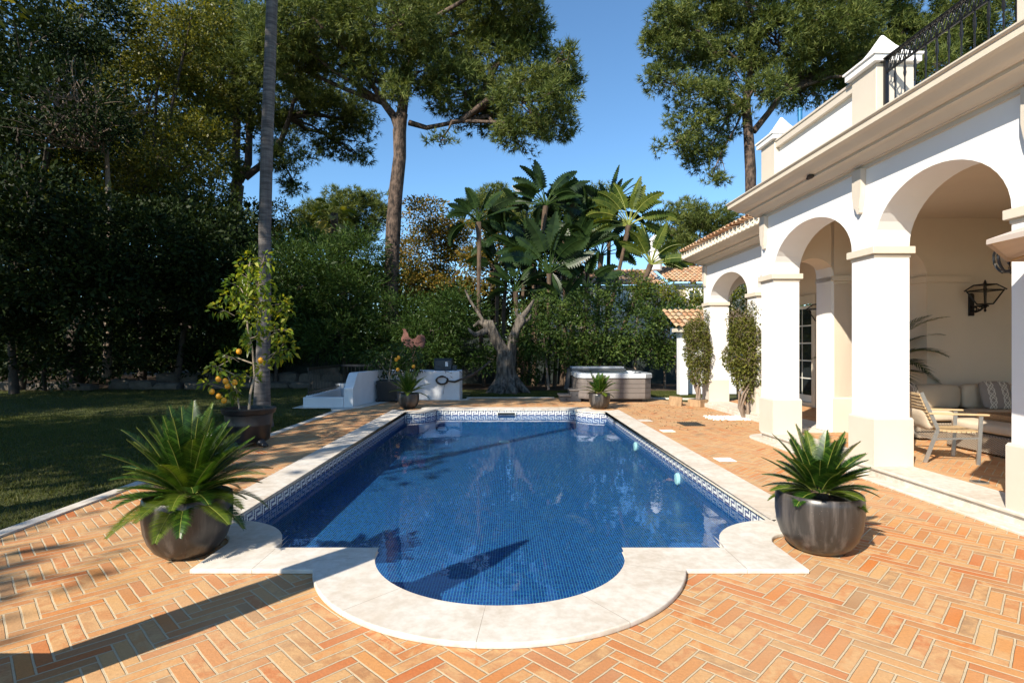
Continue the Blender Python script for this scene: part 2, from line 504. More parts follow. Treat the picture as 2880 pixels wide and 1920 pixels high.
def poly_fill(name, outer, holes, z, th, mat, parent=None, bev=0.0, uv=None):
    cu = bpy.data.curves.new(name + '_outline', 'CURVE'); cu.dimensions = '2D'; cu.fill_mode = 'BOTH'
    cu.extrude = max(th / 2 - bev, 0); cu.bevel_depth = bev; cu.bevel_resolution = 2; cu.offset = -bev
    for pts in [outer] + holes:
        sp = cu.splines.new('POLY'); sp.points.add(len(pts) - 1); sp.use_cyclic_u = True
        for i, p in enumerate(pts): sp.points[i].co = (p[0], p[1], 0, 1)
    ob = bpy.data.objects.new('tmp', cu); COL.objects.link(ob)
    dg = bpy.context.evaluated_depsgraph_get()
    me = bpy.data.meshes.new_from_object(ob.evaluated_get(dg))
    me.name = name
    bpy.data.objects.remove(ob); bpy.data.curves.remove(cu)
    me.materials.clear(); me.materials.append(mat)
    for v in me.vertices: v.co.z += z - th / 2
    if th and bev:
        me.polygons.foreach_set('use_smooth', [True] * len(me.polygons)); me.set_sharp_from_angle(angle=R(30))
    while me.uv_layers: me.uv_layers.remove(me.uv_layers[0])
    if uv:
        ul = me.uv_layers.new(name='UVMap')
        for l in me.loops:
            c = me.vertices[l.vertex_index].co; ul.data[l.index].uv = (c.x / uv, c.y / uv)
    o = bpy.data.objects.new(name, me); COL.objects.link(o)
    if parent: o.parent = parent
    return o

hole = flat(pool_outline(0.06))
tag(poly_fill('ground', [(-300, -120), (300, -120), (300, 500), (-300, 500)], [hole], -0.03, 0.0, M['lawn']), kind='structure')
# brick terrace: left edge at the white kerb, right edge at the villa step, far edge at the lawn
RB = [B(4.50, v) for v in (-6, 0, 9.3)]
terr = [(-4.2, -6)] + [(-4.2, 13.7), (-3.95, 14.5), (-3.6, 16.2), (-2.6, 16.62), (-1.40, 16.66), (-1.1, 17.4), (4.4, 17.4), (4.75, 16.6)] + \
       [(B(5.75, 15.6).x, B(5.75, 15.6).y), (B(5.75, 9.6).x, B(5.75, 9.6).y), (RB[2].x, RB[2].y), (RB[1].x, RB[1].y), (RB[0].x, RB[0].y)]
tag(poly_fill('brick_terrace', terr, [hole], 0.0, 0.0, M['brick']), kind='structure')
# white kerb between lawn and bricks
kb = MB()
kp = [(-4.2, -6), (-4.2, 13.7), (-3.95, 14.45)]
kb.prism([(-4.33, -6), (-4.2, -6), (-4.2, 13.7), (-4.33, 13.7)], -0.1, 0.018)
kb.prism([(-4.33, 13.703), (-4.2, 13.703), (-3.98, 14.4), (-4.6, 14.4)], -0.1, 0.016)
kb.prism([(-1.3, 17.4), (1.45, 17.4), (1.45, 17.52), (-1.3, 17.52)], -0.1, 0.018)
kb.prism([(4.2, 17.4), (6.2, 16.9), (6.2, 17.05), (4.2, 17.52)], -0.1, 0.018)
tag(kb.build('kerb', M['stone']), kind='structure')

# pool shell
pool = empty('swimming_pool', (CX, 9, 0), 'rectangular pool with a round near bay, blue mosaic lining and greek key tile band', 'swimming pool')
def loc0(o): o.location = (-CX, -9, 0); return o
T = 0.025
GLY = ['BBBBBBW', 'BWWWWBW', 'BWBBBBW', 'BWBWWWW', 'BWBBBBB']
V, F, UVS, MI = [], [], [], []
V2, F2, UV2 = [], [], []
col = 0
WZ = -0.128
FLOOR = -0.45
for seg in pool_outline(0.0):
    pts = [Vector((p[0], p[1], 0)) for p in seg]
    L = sum((pts[i + 1] - pts[i]).length for i in range(len(pts) - 1))
    n = max(1, round(L / T))
    if len(pts) == 2 and L > 1: n = max(7, 7 * round(L / T / 7))
    def pt(s):
        d = s * L
        for i in range(len(pts) - 1):
            l = (pts[i + 1] - pts[i]).length
            if d <= l + 1e-6: return pts[i] + (pts[i + 1] - pts[i]) * min(1, d / l)
            d -= l
        return pts[-1]
    P = [pt(i / n) for i in range(n + 1)]
    if len(pts) == 2: col = 0
    for i in range(n):
        a, b = P[i], P[i + 1]
        for r in range(5):
            z0, z1 = -0.002 - r * T, -0.002 - (r + 1) * T
            k = len(V)
            V += [(a.x, a.y, z1), (b.x, b.y, z1), (b.x, b.y, z0), (a.x, a.y, z0)]
            F.append((k, k + 1, k + 2, k + 3)); UVS += [(col, r + 1), (col + 1, r + 1), (col + 1, r), (col, r)]
            MI.append(0 if GLY[r][col % 7] == 'B' else 1)
        k = len(V2)
        zt, zb = -0.127, FLOOR - 0.02
        V2 += [(a.x, a.y, zb), (b.x, b.y, zb), (b.x, b.y, zt), (a.x, a.y, zt)]
        F2.append((k, k + 1, k + 2, k + 3)); UV2 += [(col, (-zb) / T), (col + 1, (-zb) / T), (col + 1, (-zt) / T), (col, (-zt) / T)]
        col += 1
def uvmesh(name, V, F, UV, mats, mi=None, parent=None):
    o = npmesh(name, V, F, mats, parent, mi=mi)
    ul = o.data.uv_layers.new(name='UVMap')
    ul.data.foreach_set('uv', np.asarray(UV, np.float32).ravel())
    return o
loc0(uvmesh('tile_band', V, F, UVS, [M['tile_blue'], M['tile_white']], MI, pool))
loc0(uvmesh('pool_wall', V2, F2, UV2, [M['mosaic']], None, pool))
loc0(poly_fill('pool_floor', flat(pool_outline(0.01)), [], FLOOR, 0.0, M['mosaic'], pool, uv=T))
# entry step inside the round bay
st = poly_fill('bay_step', [(CX - 0.935, 4.02), (CX + 0.935, 4.02)] + arc(CX, NY, 0.957, -13.3, -166.7, 36), [], FLOOR + 0.14, 0.14, M['mosaic'], pool, uv=T)
loc0(st)
# coping
def outer_outline():
    h = 2.815; a = math.degrees(math.asin(0.39 / 1.355))
    half = []      # right half near bay to far, counter-clockwise
    x0 = CX
    out = arc(x0, NY, 1.355, 180 + a, 360 - a, 48)
    out += [(x0 + 2.15, NY - 0.39)]
    out += [(x0 + 2.15, 4.30)] + arc(x0 + 2.46, 4.32, 0.31, 180, 32, 16) + [(x0 + h, 4.485)]
    out += [(x0 + h, 13.755)] + arc(x0 + 2.46, 13.92, 0.31, -32, -180, 16)[0:] + [(x0 + 2.15, 14.38)]
    left = [(2 * x0 - p[0], p[1]) for p in reversed(out[49:])]
    return out + left
def cop_mat():
    m = M['stone'].copy(); m.name = 'coping_stone_with_joints'
    nt = m.node_tree; bs = nt.nodes['Principled BSDF']
    src = bs.inputs['Base Color'].links[0].from_socket
    s = nt.nodes.new('ShaderNodeSeparateXYZ'); nt.links.new(geo_pos(nt), s.inputs[0])
    X = mth(nt, 'ABSOLUTE', mth(nt, 'SUBTRACT', s.outputs[0], CX)); Y = s.outputs[1]
    side = mth(nt, 'MULTIPLY', mth(nt, 'GREATER_THAN', X, 2.39), mth(nt, 'LESS_THAN', mth(nt, 'ABSOLUTE', mth(nt, 'SUBTRACT', mth(nt, 'FLOORED_MODULO', Y, 0.97), 0.5)), 0.0025))
    dy = mth(nt, 'SUBTRACT', Y, NY)
    ang = mth(nt, 'ARCTAN2', dy, mth(nt, 'SUBTRACT', s.outputs[0], CX))
    am = mth(nt, 'ABSOLUTE', mth(nt, 'SUBTRACT', mth(nt, 'FLOORED_MODULO', ang, 0.66), 0.33))
    near = mth(nt, 'MULTIPLY', mth(nt, 'LESS_THAN', X, 1.34), mth(nt, 'LESS_THAN', Y, NY - 0.1))
    bay = mth(nt, 'MULTIPLY', near, mth(nt, 'LESS_THAN', am, 0.0016))
    fr = mth(nt, 'MULTIPLY', mth(nt, 'LESS_THAN', Y, NY), mth(nt, 'LESS_THAN', mth(nt, 'ABSOLUTE', mth(nt, 'SUBTRACT', X, 1.72)), 0.0025))
    fa = mth(nt, 'MULTIPLY', mth(nt, 'GREATER_THAN', Y, 13.9), mth(nt, 'LESS_THAN', mth(nt, 'ABSOLUTE', mth(nt, 'SUBTRACT', mth(nt, 'FLOORED_MODULO', X, 0.9), 0.45)), 0.0025))
    j = mth(nt, 'MAXIMUM', mth(nt, 'MAXIMUM', side, bay), mth(nt, 'MAXIMUM', fr, fa))
    c = mixc(nt, mth(nt, 'MULTIPLY', j, 0.75), src, (0.25, 0.2, 0.15))
    nt.links.new(c, bs.inputs['Base Color'])
    return m
M['coping'] = cop_mat()
cop = loc0(poly_fill('coping', outer_outline(), [flat(pool_outline(-0.018))], 0.036, 0.035, M['coping'], pool, bev=0.009))
# water sheet
wt = tag(poly_fill('pool_water', flat(pool_outline(0.004)), [], WZ, 0.0, M['water']), kind='structure')
# skimmer, wall lights, floor drain
sk = MB(); sk.box(-0.26, 0.17, 13.955, 13.985, -0.112, -0.062, 0); sk.box(-0.29, 0.20, 13.965, 13.99, -0.12, -0.054, 1)
loc0(sk.build('skimmer', [M['black'], M['tile_white']], pool))
M['lens'] = simple('pale_glass_lens', (0.5, 0.75, 0.72), 0.2, var=0.05)
for y in (7.75, 10.3):
    l = MB(); Mx = Matrix.Translation((CX + HW - 0.02, y, -0.26)) @ Matrix.Rotation(R(-90), 4, 'Y')
    l.lathe([(0.085, -0.02), (0.085, 0.005), (0.07, 0.02), (0.02, 0.026)], n=20, M=Mx)
    loc0(l.build('pool_light', M['lens'], pool))
l = MB(); l.lathe([(0.11, 0), (0.11, 0.015), (0.08, 0.025), (0.02, 0.026)], (-0.08, 11.9, FLOOR), 20)
loc0(l.build('floor_drain', M['lens'], pool))
lf = MB()
for y, z in ((12.4, -0.10),):
    lf.box(CX + HW - 0.012, CX + HW - 0.003, y - 0.11, y + 0.11, -0.115, -0.03)
loc0(lf.build('overflow_slot', M['black'], pool))

# gratings and skimmer lids in the paving
M['steel'] = simple('brushed_steel', (0.45, 0.43, 0.40), 0.35, 0.8, var=0.12, scale=20)
M['gratemat'] = simple('dark_grate', (0.05, 0.05, 0.045), 0.5, 0.3, var=0.2)
def grate(name, x0, x1, y0, y1, label, n=8, mat=None):
    g = empty(name, ((x0 + x1) / 2, (y0 + y1) / 2, 0), label, 'drain grate')
    cx, cy = (x0 + x1) / 2, (y0 + y1) / 2
    a = MB(); a.box(x0 - cx, x1 - cx, y0 - cy, y1 - cy, 0.002, 0.004); a.build('recess', M['black'], g)
    b = MB()
    for i in range(n):
        xx = x0 - cx + (x1 - x0) * (i + 0.5) / n; w = (x1 - x0) / n * 0.28
        b.box(xx - w, xx + w, y0 - cy, y1 - cy, 0.005, 0.014)
    b.build('bars', mat or M['gratemat'], g)
q = at(1888, 1200, EYE * FPX / 214)
grate('drain_grate', 3.55, 3.98, 11.15, 11.7, 'dark square drain grate in the bricks right of the pool', 9)
grate('drain_grate', 2.95, 3.25, 5.28, 5.85, 'grey slatted drain grate behind the near right pot', 7, M['steel'])
for (px, py, w, lab) in ((1877, 1211.5, 0.24, 'small white square lid in the bricks nearest the square drain grate'), (2038, 1292.5, 0.24, 'small white square lid in the bricks beside the middle of the right coping')):
    Y = EYE * FPX / (py - VPY); X = (px - VPX) / FPX * Y
    b = MB(); b.box(-w / 2, w / 2, -w / 2, w / 2, 0.001, 0.008)
    tag(b.build('access_lid', M['white'], loc=(X, Y, 0)), lab, 'lid', 'white lids set in the terrace')
b = MB(); b.box(-0.11, 0.16, -0.16, 0.16, 0.001, 0.007)
tag(b.build('access_lid', M['stone'], loc=(2.93, 12.0, 0)), 'pale stone lid touching the outer edge of the right coping', 'lid')

# soil strip and grass blades on the lawns
sp = [(-40, 22.5), (-20, 20.5), (-13, 20.8), (-8, 21.6), (-4.5, 21.8), (3, 20.6), (12, 20.2), (12, 60), (-60, 60), (-60, 22.5)]
tag(poly_fill('garden_soil', sp, [], -0.022, 0.0, M['soil']), kind='structure')
def blades(n, x0, x1, y0, y1, L, pw=1.0):
    X = rng.uniform(x0, x1, n); Y = y0 + (y1 - y0) * rng.uniform(0, 1, n) ** pw
    k = (X > -0.92 * Y - 0.5)
    X, Y = X[k], Y[k]
    P = np.stack([X, Y, np.full(len(X), -0.03)], 1)
    D = np.stack([rng.normal(0, .45, len(X)), rng.normal(0, .45, len(X)), np.ones(len(X))], 1)
    s = unit(np.cross(D, rng.normal(size=D.shape))) * 0.006
    LL = L * rng.uniform(0.5, 1.2, (len(X), 1))
    return np.stack([P - s, P + s, P + unit(D) * LL], 1).reshape(-1, 3)
Vg = np.concatenate([blades(90000, -12.5, -4.36, 4.2, 13, 0.045, 1.0), blades(50000, -20, -4.6, 12.5, 22, 0.05, 1.0), blades(26000, -1.3, 6.5, 17.55, 20.6, 0.05)])
tag(npmesh('grass', Vg, np.arange(len(Vg)).reshape(-1, 3), M['grass']), 'short mown grass of the shaded lawns', 'grass', kind='stuff')
# ------------------------------------------------------------------ the villa (local frame u, v)
VO = (5.0, 9.0)
vp_ = B(*VO)
villa = empty('villa', (vp_.x, vp_.y, 0), 'white villa with an arched porch, cream cornice and roof terrace', 'house', rz=TH)
def vb(mb, name, mats, parent=None, **kw):
    """mesh given in villa u,v coordinates"""
    mb.v = [(x - VO[0], y - VO[1], z) for x, y, z in mb.v]
    return mb.build(name, mats, parent or villa, **kw)
FZ = 0.13
# floor of the porch
b = MB(); b.box(4.75, 8.4, 1.0, 9.3, 0.02, FZ); b.box(5.9, 8.4, 9.3, 15.3, 0.02, FZ); b.box(5.0, 5.9, 9.3, 9.6, 0.02, FZ)
vb(b, 'porch_floor', M['brick'], smooth=0)
# steps: lower stone band, riser and tread nose along the front and round the far corner
def strip(us, vs, rad, z0, z1, inner):
    """L shaped outline with a rounded far corner: outer face at u=us, far face at v=vs"""
    o = [(us, 0.8)] + [(us + rad - rad * math.cos(R(a)), vs - rad + rad * math.sin(R(a))) for a in range(0, 91, 9)] + [(5.66, vs)]
    i = [(5.66, vs - inner), (us + inner, vs - inner), (us + inner, 0.8)]
    return o + i
b = MB(); b.prism(list(reversed(strip(4.38, 9.98, 0.5, 0, 0, 0.5))), -0.05, 0.022)
vb(b, 'lower_step', M['stone'], bevel=0.006)
b = MB(); b.prism(list(reversed(strip(4.55, 9.80, 0.42, 0, 0, 0.3))), 0.0, 0.105)
vb(b, 'step_riser', M['stone'], smooth=30)
b = MB(); b.prism(list(reversed(strip(4.52, 9.83, 0.45, 0, 0, 0.52))), 0.106, 0.136)
vb(b, 'step_tread', M['stone'], bevel=0.006)
b = MB(); b.box(5.50, 5.72, 9.99, 15.5, 0.0, 0.10); b.box(5.62, 6.2, 9.99, 15.45, 0.10, 0.134)
vb(b, 'plinth', M['stone'], bevel=0.005)

def arch_wall(mb, T_, s0, s1, piers, t0, t1, zb, zs, ztop, rises, n=22):
    """wall along s between s0,s1 ; piers = [(a,b)] solid parts; openings between them; T_(s,t,z)->xyz"""
    vs, fs = [], []
    def q(*p):
        k = len(vs); vs.extend([T_(*x) for x in p]); fs.append((k, k + 1, k + 2, k + 3))
    for (a, c) in piers:
        for t, fl in ((t0, 1), (t1, 0)):
            pts = [(a, t, zb), (c, t, zb), (c, t, ztop), (a, t, ztop)]
            q(*(pts if fl else pts[::-1]))
        q((a, t0, zb), (a, t0, zs), (a, t1, zs), (a, t1, zb))
        q((c, t0, zb), (c, t1, zb), (c, t1, zs), (c, t0, zs))
        if abs(a - s0) < 1e-6: q((a, t0, zs), (a, t0, ztop), (a, t1, ztop), (a, t1, zs))
        if abs(c - s1) < 1e-6: q((c, t0, zs), (c, t1, zs), (c, t1, ztop), (c, t0, ztop))
    for k in range(len(piers) - 1):
        a, c = piers[k][1], piers[k + 1][0]; m = (a + c) / 2; r = (c - a) / 2; h = rises[k]
        P = [(m - r * math.cos(math.pi * i / n), zs + h * math.sin(math.pi * i / n)) for i in range(n + 1)]
        for i in range(n):
            (x0, z0), (x1, z1) = P[i], P[i + 1]
            q((x0, t0, z0), (x1, t0, z1), (x1, t0, ztop), (x0, t0, ztop))
            q((x0, t1, ztop), (x1, t1, ztop), (x1, t1, z1), (x0, t1, z0))
            q((x0, t1, z0), (x1, t1, z1), (x1, t0, z1), (x0, t0, z0))
    q((s0, t0, ztop), (s1, t0, ztop), (s1, t1, ztop), (s0, t1, ztop))
    mb.add(vs, fs)
ZS, ZT = 2.80, 4.10
Tu = lambda s, t, z: (t, s, z)
# main porch front
b = MB()
arch_wall(b, Tu, 0.3, 9.55, [(0.3, 0.76), (2.30, 2.73), (4.40, 4.86), (6.66, 7.09), (9.13, 9.55)], 4.58, 5.01, FZ, ZS, ZT, [0.7, 0.7, 0.69, 0.66])
vb(b, 'arcade_wall', [M['white']], smooth=50)
# camera facing cross wall at the far end of the porch
Tv = lambda s, t, z: (s, t, z)
b = MB()
arch_wall(b, Tv, 5.01, 6.25, [(5.01, 5.06), (5.75, 6.25)], 9.38, 9.82, FZ, ZS, 3.80, [0.30])
arch_wall(b, Tv, 6.25, 10.4, [(6.25, 6.252), (7.36, 10.4)], 9.38, 9.82, FZ, ZS, 3.80, [0.5])
vb(b, 'cross_wall', [M['inner']], smooth=50)
# wing front
b = MB()
arch_wall(b, Tu, 9.38, 15.25, [(9.38, 9.82), (12.10, 12.56), (14.80, 15.25)], 5.70, 6.18, FZ, ZS, ZT, [0.62, 0.64])
vb(b, 'wing_wall', [M['white']], smooth=50)
# inner back walls, end wall and ceiling
b = MB()
b.box(7.7, 8.0, 9.82, 13.3, FZ, 3.8); b.box(7.7, 8.0, 14.5, 15.25, FZ, 3.8); b.box(7.7, 8.0, 13.3, 14.5, 2.70, 3.8)
b.box(9.6, 9.9, 0.3, 9.38, FZ, 3.8)
vb(b, 'back_wall', [M['inner']], smooth=0)
b = MB()
arch_wall(b, Tv, 6.18, 8.0, [(6.18, 6.22), (7.55, 8.0)], 14.82, 15.25, FZ, ZS, 3.8, [0.55])
vb(b, 'end_wall', [M['white']], smooth=50)
b = MB(); b.box(4.9, 10.4, 0.3, 9.5, 3.802, 4.0); b.box(6.0, 8.6, 9.5, 15.2, 3.803, 4.0)
vb(b, 'porch_ceiling', [M['inner']], smooth=0)
# inner lining of the cream colour on the porch side of the front walls
# pedestals and capitals
def pedestal(u0, u1, v0, v1):
    b = MB()
    b.box(u0, u1, v0, v1, FZ + 0.001, 0.70)
    s = 0.012
    b.add([(u0, v0, .70), (u1, v0, .70), (u1, v1, .70), (u0, v1, .70), (u0 + s, v0 + s, .725), (u1 - s, v0 + s, .725), (u1 - s, v1 - s, .725), (u0 + s, v1 - s, .725)],
          [(0, 1, 5, 4), (1, 2, 6, 5), (2, 3, 7, 6), (3, 0, 4, 7), (4, 5, 6, 7)])
    vb(b, 'pedestal', M['cream2'], smooth=0)
def capital(u0, u1, v0, v1, d=0.045):
    b = MB()
    b.box(u0 - 0.012, u1 + 0.012, v0 - 0.012, v1 + 0.012, 2.672, 2.71)
    b.box(u0 - d, u1 + d, v0 - d, v1 + d, 2.711, 2.80)
    vb(b, 'capital', M['cream'], bevel=0.005)
M['cream2'] = simple('cream_pedestal_paint', (0.585, 0.525, 0.445), 0.7, var=0.035, scale=2.5, bmp=0.2, bscale=60, spec=0.2)
for v0, v1 in ((4.40, 4.86), (6.66, 7.09), (9.13, 9.55), (2.30, 2.73)):
    pedestal(4.552, 5.04, v0 - 0.03, v1 + 0.03); capital(4.58, 5.01, v0, v1)
pedestal(5.72, 6.28, 9.35, 9.85); capital(5.75, 6.25, 9.38, 9.82, 0.05)
b = MB(); b.box(7.315, 8.1, 9.335, 9.9, 2.69, 2.80); vb(b, 'capital', M['inner'], bevel=0.004)
for v0, v1 in ((12.10, 12.56), (14.80, 15.25)):
    pedestal(5.668, 6.21, v0 - 0.03, v1 + 0.03); capital(5.70, 6.18, v0, v1)

def sweep(profile, path, name, mat, parent=None, closed_ends=True, smooth=25):
    """profile [(out, z)], path: list of (u, v, nu, nv) with outward direction"""
    vs, fs = [], []
    n = len(profile)
    for (u, v, nu, nv) in path:
        for (o, z) in profile: vs.append((u + nu * o, v + nv * o, z))
    for i in range(len(path) - 1):
        for k in range(n - 1):
            fs.append((i * n + k, i * n + k + 1, (i + 1) * n + k + 1, (i + 1) * n + k))
    if closed_ends:
        fs.append(tuple(range(n))); fs.append(tuple((len(path) - 1) * n + k for k in range(n - 1, -1, -1)))
    b = MB(); b.add(vs, fs)
    return vb(b, name, mat, parent, smooth=smooth)
def cyma(x0, z0, x1, z1, n=6, flip=False):
    out = []
    for i in range(n + 1):
        t = i / n; s = t - math.sin(2 * math.pi * t) / (2 * math.pi) * (0.75)
        out.append((x0 + (x1 - x0) * t, z0 + (z1 - z0) * (s if not flip else s)))
    return out
prof = [(-0.02, 3.79), (0.025, 3.79), (0.025, 3.84), (0.06, 3.84), (0.06, 3.85)] + cyma(0.06, 3.85, 0.20, 3.93) + [(0.205, 3.93), (0.205, 3.965), (0.245, 3.965)] + \
       cyma(0.25, 3.968, 0.415, 4.065) + [(0.42, 4.068), (0.42, 4.132), (0.435, 4.138), (0.445, 4.150), (0.445, 4.165), (-0.02, 4.168)]
sweep(prof, [(4.58, 0.3, -1, 0), (4.58, 9.55, -1, 1), (6.2, 9.55, 0, 1)], 'cornice', M['cream'])
# roof deck behind the cornice
b = MB(); b.box(4.62, 10.6, 0.3, 9.52, 4.10, 4.16); vb(b, 'roof_deck', M['cream'], smooth=0)
prof2 = [(-0.02, 3.79), (0.025, 3.79), (0.025, 3.84), (0.06, 3.84), (0.06, 3.85)] + cyma(0.06, 3.85, 0.20, 3.93) + [(0.205, 3.93), (0.205, 3.965), (0.245, 3.965)] + \
        cyma(0.25, 3.968, 0.45, 4.06) + [(0.46, 4.066), (0.46, 4.08), (-0.02, 4.085)]
sweep(prof2, [(5.70, 9.6, -1, 0), (5.70, 15.25, -1, 1), (8.9, 15.25, 0, 1)], 'cornice', M['cream'])
# dentil blocks above the wing cornice
M['terra'] = None
def tile_mat(name='clay_roof_tile'):
    m, nt, bs = new_mat(name)
    g = nt.nodes.new('ShaderNodeNewGeometry')
    c = ramp(nt, g.outputs['Random Per Island'], [(0, (0.34, 0.17, 0.09)), (0.35, (0.48, 0.27, 0.15)), (0.7, (0.55, 0.38, 0.23)), (1, (0.42, 0.33, 0.24))])
    n = noise_n(nt, 10, 5, 0.6, g.outputs['Position'])
    c = mixc(nt, 0.5, c, mixc(nt, 1.0, c, ramp(nt, n, [(0.3, (0.5, 0.48, 0.45)), (0.7, (1.3, 1.25, 1.2))]), 'MULTIPLY'))
    nt.links.new(c, bs.inputs['Base Color']); bs.inputs['Roughness'].default_value = 0.9
    return m
M['tiles'] = tile_mat()
b = MB()
v = 9.75
while v < 15.6:
    b.add([(5.275, v, 4.09), (5.275, v + 0.09, 4.09), (5.20, v + 0.045, 4.09), (5.275, v, 4.235), (5.275, v + 0.09, 4.235), (5.20, v + 0.045, 4.235)], [(0, 1, 2), (3, 5, 4), (0, 3, 4, 1), (1, 4, 5, 2), (2, 5, 3, 0)])
    v += 0.2
b.box(5.277, 5.6, 9.7, 15.66, 4.087, 4.24)
vb(b, 'dentil_course', M['cream'], smooth=0)
def roof_tiles(mb, u0, v0, v1, z0, rows, slope, pitch=0.2, sgn=1, axis='v', rl=0.36):
    """barrel tiles: rows climb in +u from the eave"""
    nv = int((v1 - v0) / pitch)
    for r in range(rows):
        for k in range(nv):
            vc = v0 + (k + 0.5) * pitch + random.uniform(-.006, .006)
            a0 = u0 + r * rl * math.cos(slope) - 0.03; za = z0 + r * rl * math.sin(slope) + random.uniform(0, .008)
            a1 = a0 + (rl + 0.06) * math.cos(slope); zb = za + (rl + 0.02) * math.sin(slope)
            vs, fs = [], []
            for (uu, zz, rr) in ((a0, za + 0.03, pitch * 0.43), (a1, zb, pitch * 0.36)):
                for w in (rr, rr - 0.016):
                    for i in range(6):
                        th = math.pi * i / 5
                        x, y, z = uu, vc + w * math.cos(th), zz + w * 0.72 * math.sin(th)
                        vs.append((x, y, z) if axis == 'v' else (y, x, z))
            for i in range(5):
                fs += [(i, i + 1, 12 + i + 1, 12 + i), (6 + i, 18 + i, 18 + i + 1, 6 + i + 1), (i, 6 + i, 6 + i + 1, i + 1)]
            mb.add(vs, fs)
b = MB(); roof_tiles(b, 5.16, 9.65, 15.85, 4.235, 5, R(17))
vb(b, 'roof_tiles', M['tiles'], smooth=40)
b = MB(); b.prism([(5.15, 4.195), (9.2, 5.43), (9.2, 5.40), (5.18, 4.185)], 0, 0)
b = MB(); b.add([(5.28, 9.56, 4.255), (5.28, 15.80, 4.255), (8.9, 15.85, 5.38), (8.9, 9.56, 5.38), (8.9, 9.56, 4.25), (8.9, 15.85, 4.25)], [(0, 3, 2, 1), (0, 1, 5, 4), (1, 2, 5), (0, 4, 3), (2, 3, 4, 5)])
vb(b, 'roof', M['tiles'], smooth=0)
# drop brackets (pendants) on the front wall under the cornice
def pendant(u, v):
    b = MB()
    pts = [(0.085, 3.80), (0.085, 3.50)] + [(0.085 - 0.05 * t, 3.50 - 0.20 * t ** 1.0 - 0.02 * math.sin(math.pi * t)) for t in (0.2, 0.4, 0.6, 0.8, 1.0)] + [(0.028, 3.265), (0.012, 3.25)]
    out = [(v - w, z) for w, z in pts] + [(v + w, z) for w, z in reversed(pts)]
    n = len(out)
    vs = [(u - 0.002, a, z) for a, z in out] + [(u - 0.07 if z > 3.3 else u - 0.05, a, z) for a, z in out]
    b.add(vs, [tuple(range(n - 1, -1, -1)), tuple(range(n, 2 * n))] + [(i, (i + 1) % n, n + (i + 1) % n, n + i) for i in range(n)])
    vb(b, 'bracket', M['cream2'], smooth=20)
for v in (9.40, 7.02 - 0.12, 4.62): pendant(4.58, v)
pendant(5.70, 15.1)
# parapet piers with pyramid caps
def parapet_pier(u, v, s=0.465):
    b = MB(); b.box(u, u + s, v, v + s, 4.16, 5.02)
    p = vb(b, 'parapet_pier', M['cream2'], bevel=0.008)
    c = MB(); d = 0.055
    c.box(u - d, u + s + d, v - d, v + s + d, 5.021, 5.10)
    m = s / 2; prev = None; vs = []; fs = []
    levels = [(m + d + 0.02, 5.101), (m + d + 0.02, 5.125), (m + 0.0, 5.16), (m * 0.72, 5.22), (m * 0.42, 5.32), (0.012, 5.475)]
    for (h, z) in levels:
        vs += [(u + m - h, v + m - h, z), (u + m + h, v + m - h, z), (u + m + h, v + m + h, z), (u + m - h, v + m + h, z)]
    for i in range(len(levels) - 1):
        for k in range(4): fs.append((4 * i + k, 4 * i + (k + 1) % 4, 4 * i + 4 + (k + 1) % 4, 4 * i + 4 + k))
    fs.append(tuple(4 * (len(levels) - 1) + k for k in range(4))); fs.append((3, 2, 1, 0))
    c.add(vs, fs)
    vb(c, 'pyramid_cap', M['white'], smooth=0)
parapet_pier(4.58, 6.63); parapet_pier(4.58, 9.10); parapet_pier(4.58, 4.35)
b = MB(); b.box(4.60, 5.0, 7.10, 9.095, 4.88, 4.98); b.box(4.585, 5.02, 7.10, 9.095, 4.981, 5.01)
vb(b, 'parapet_coping', M['cream2'])
b = MB(); b.box(4.66, 4.95, 7.10, 9.095, 4.16, 4.879); vb(b, 'parapet_panel', M['white'])
b = MB(); b.box(5.05, 8.5, 9.2, 9.5, 4.16, 4.98); vb(b, 'parapet_return', M['white'])
# black railing of the roof terrace: its own thing
rail = empty('terrace_railing', (B(4.66, 5.7).x, B(4.66, 5.7).y, 4.165), 'black wrought iron railing with turned balusters on the roof terrace', 'railing', rz=TH)
def rb(mb, name, mat=None, u=4.66, v=5.7, z=4.165, parent=None, **kw):
    mb.v = [(x - u, y - v, w - z) for x, y, w in mb.v]
    return mb.build(name, mat or M['black'], parent or rail, **kw)
b = MB(); b.box(4.625, 4.695, 4.80, 6.64, 5.03, 5.045); b.box(4.65, 4.67, 4.85, 6.60, 4.86, 4.872); b.box(4.62, 4.70, 6.60, 6.645, 5.02, 5.03)
rb(b, 'handrail')
for v in (6.575, 4.87):
    b = MB(); b.box(4.64, 4.68, v - 0.02, v + 0.02, 4.168, 5.03); rb(b, 'post')
bal0 = None
nb = 10
for i in range(nb):
    v = 6.575 - (i + 1) * (6.575 - 4.87) / (nb + 1)
    b = MB()
    pr = [(0.008, 0), (0.008, 0.1), (0.014, 0.12), (0.019, 0.14), (0.012, 0.17), (0.017, 0.20), (0.012, 0.22), (0.018, 0.25), (0.013, 0.29), (0.008, 0.31), (0.008, 0.50), (0.012, 0.52), (0.017, 0.55), (0.012, 0.59), (0.016, 0.61), (0.01, 0.64), (0.008, 0.66), (0.008, 0.70)]
    b.lathe(pr, (4.66, v, 4.168), 8)
    rb(b, 'baluster')
b = MB()
k = 0
v = 6.54
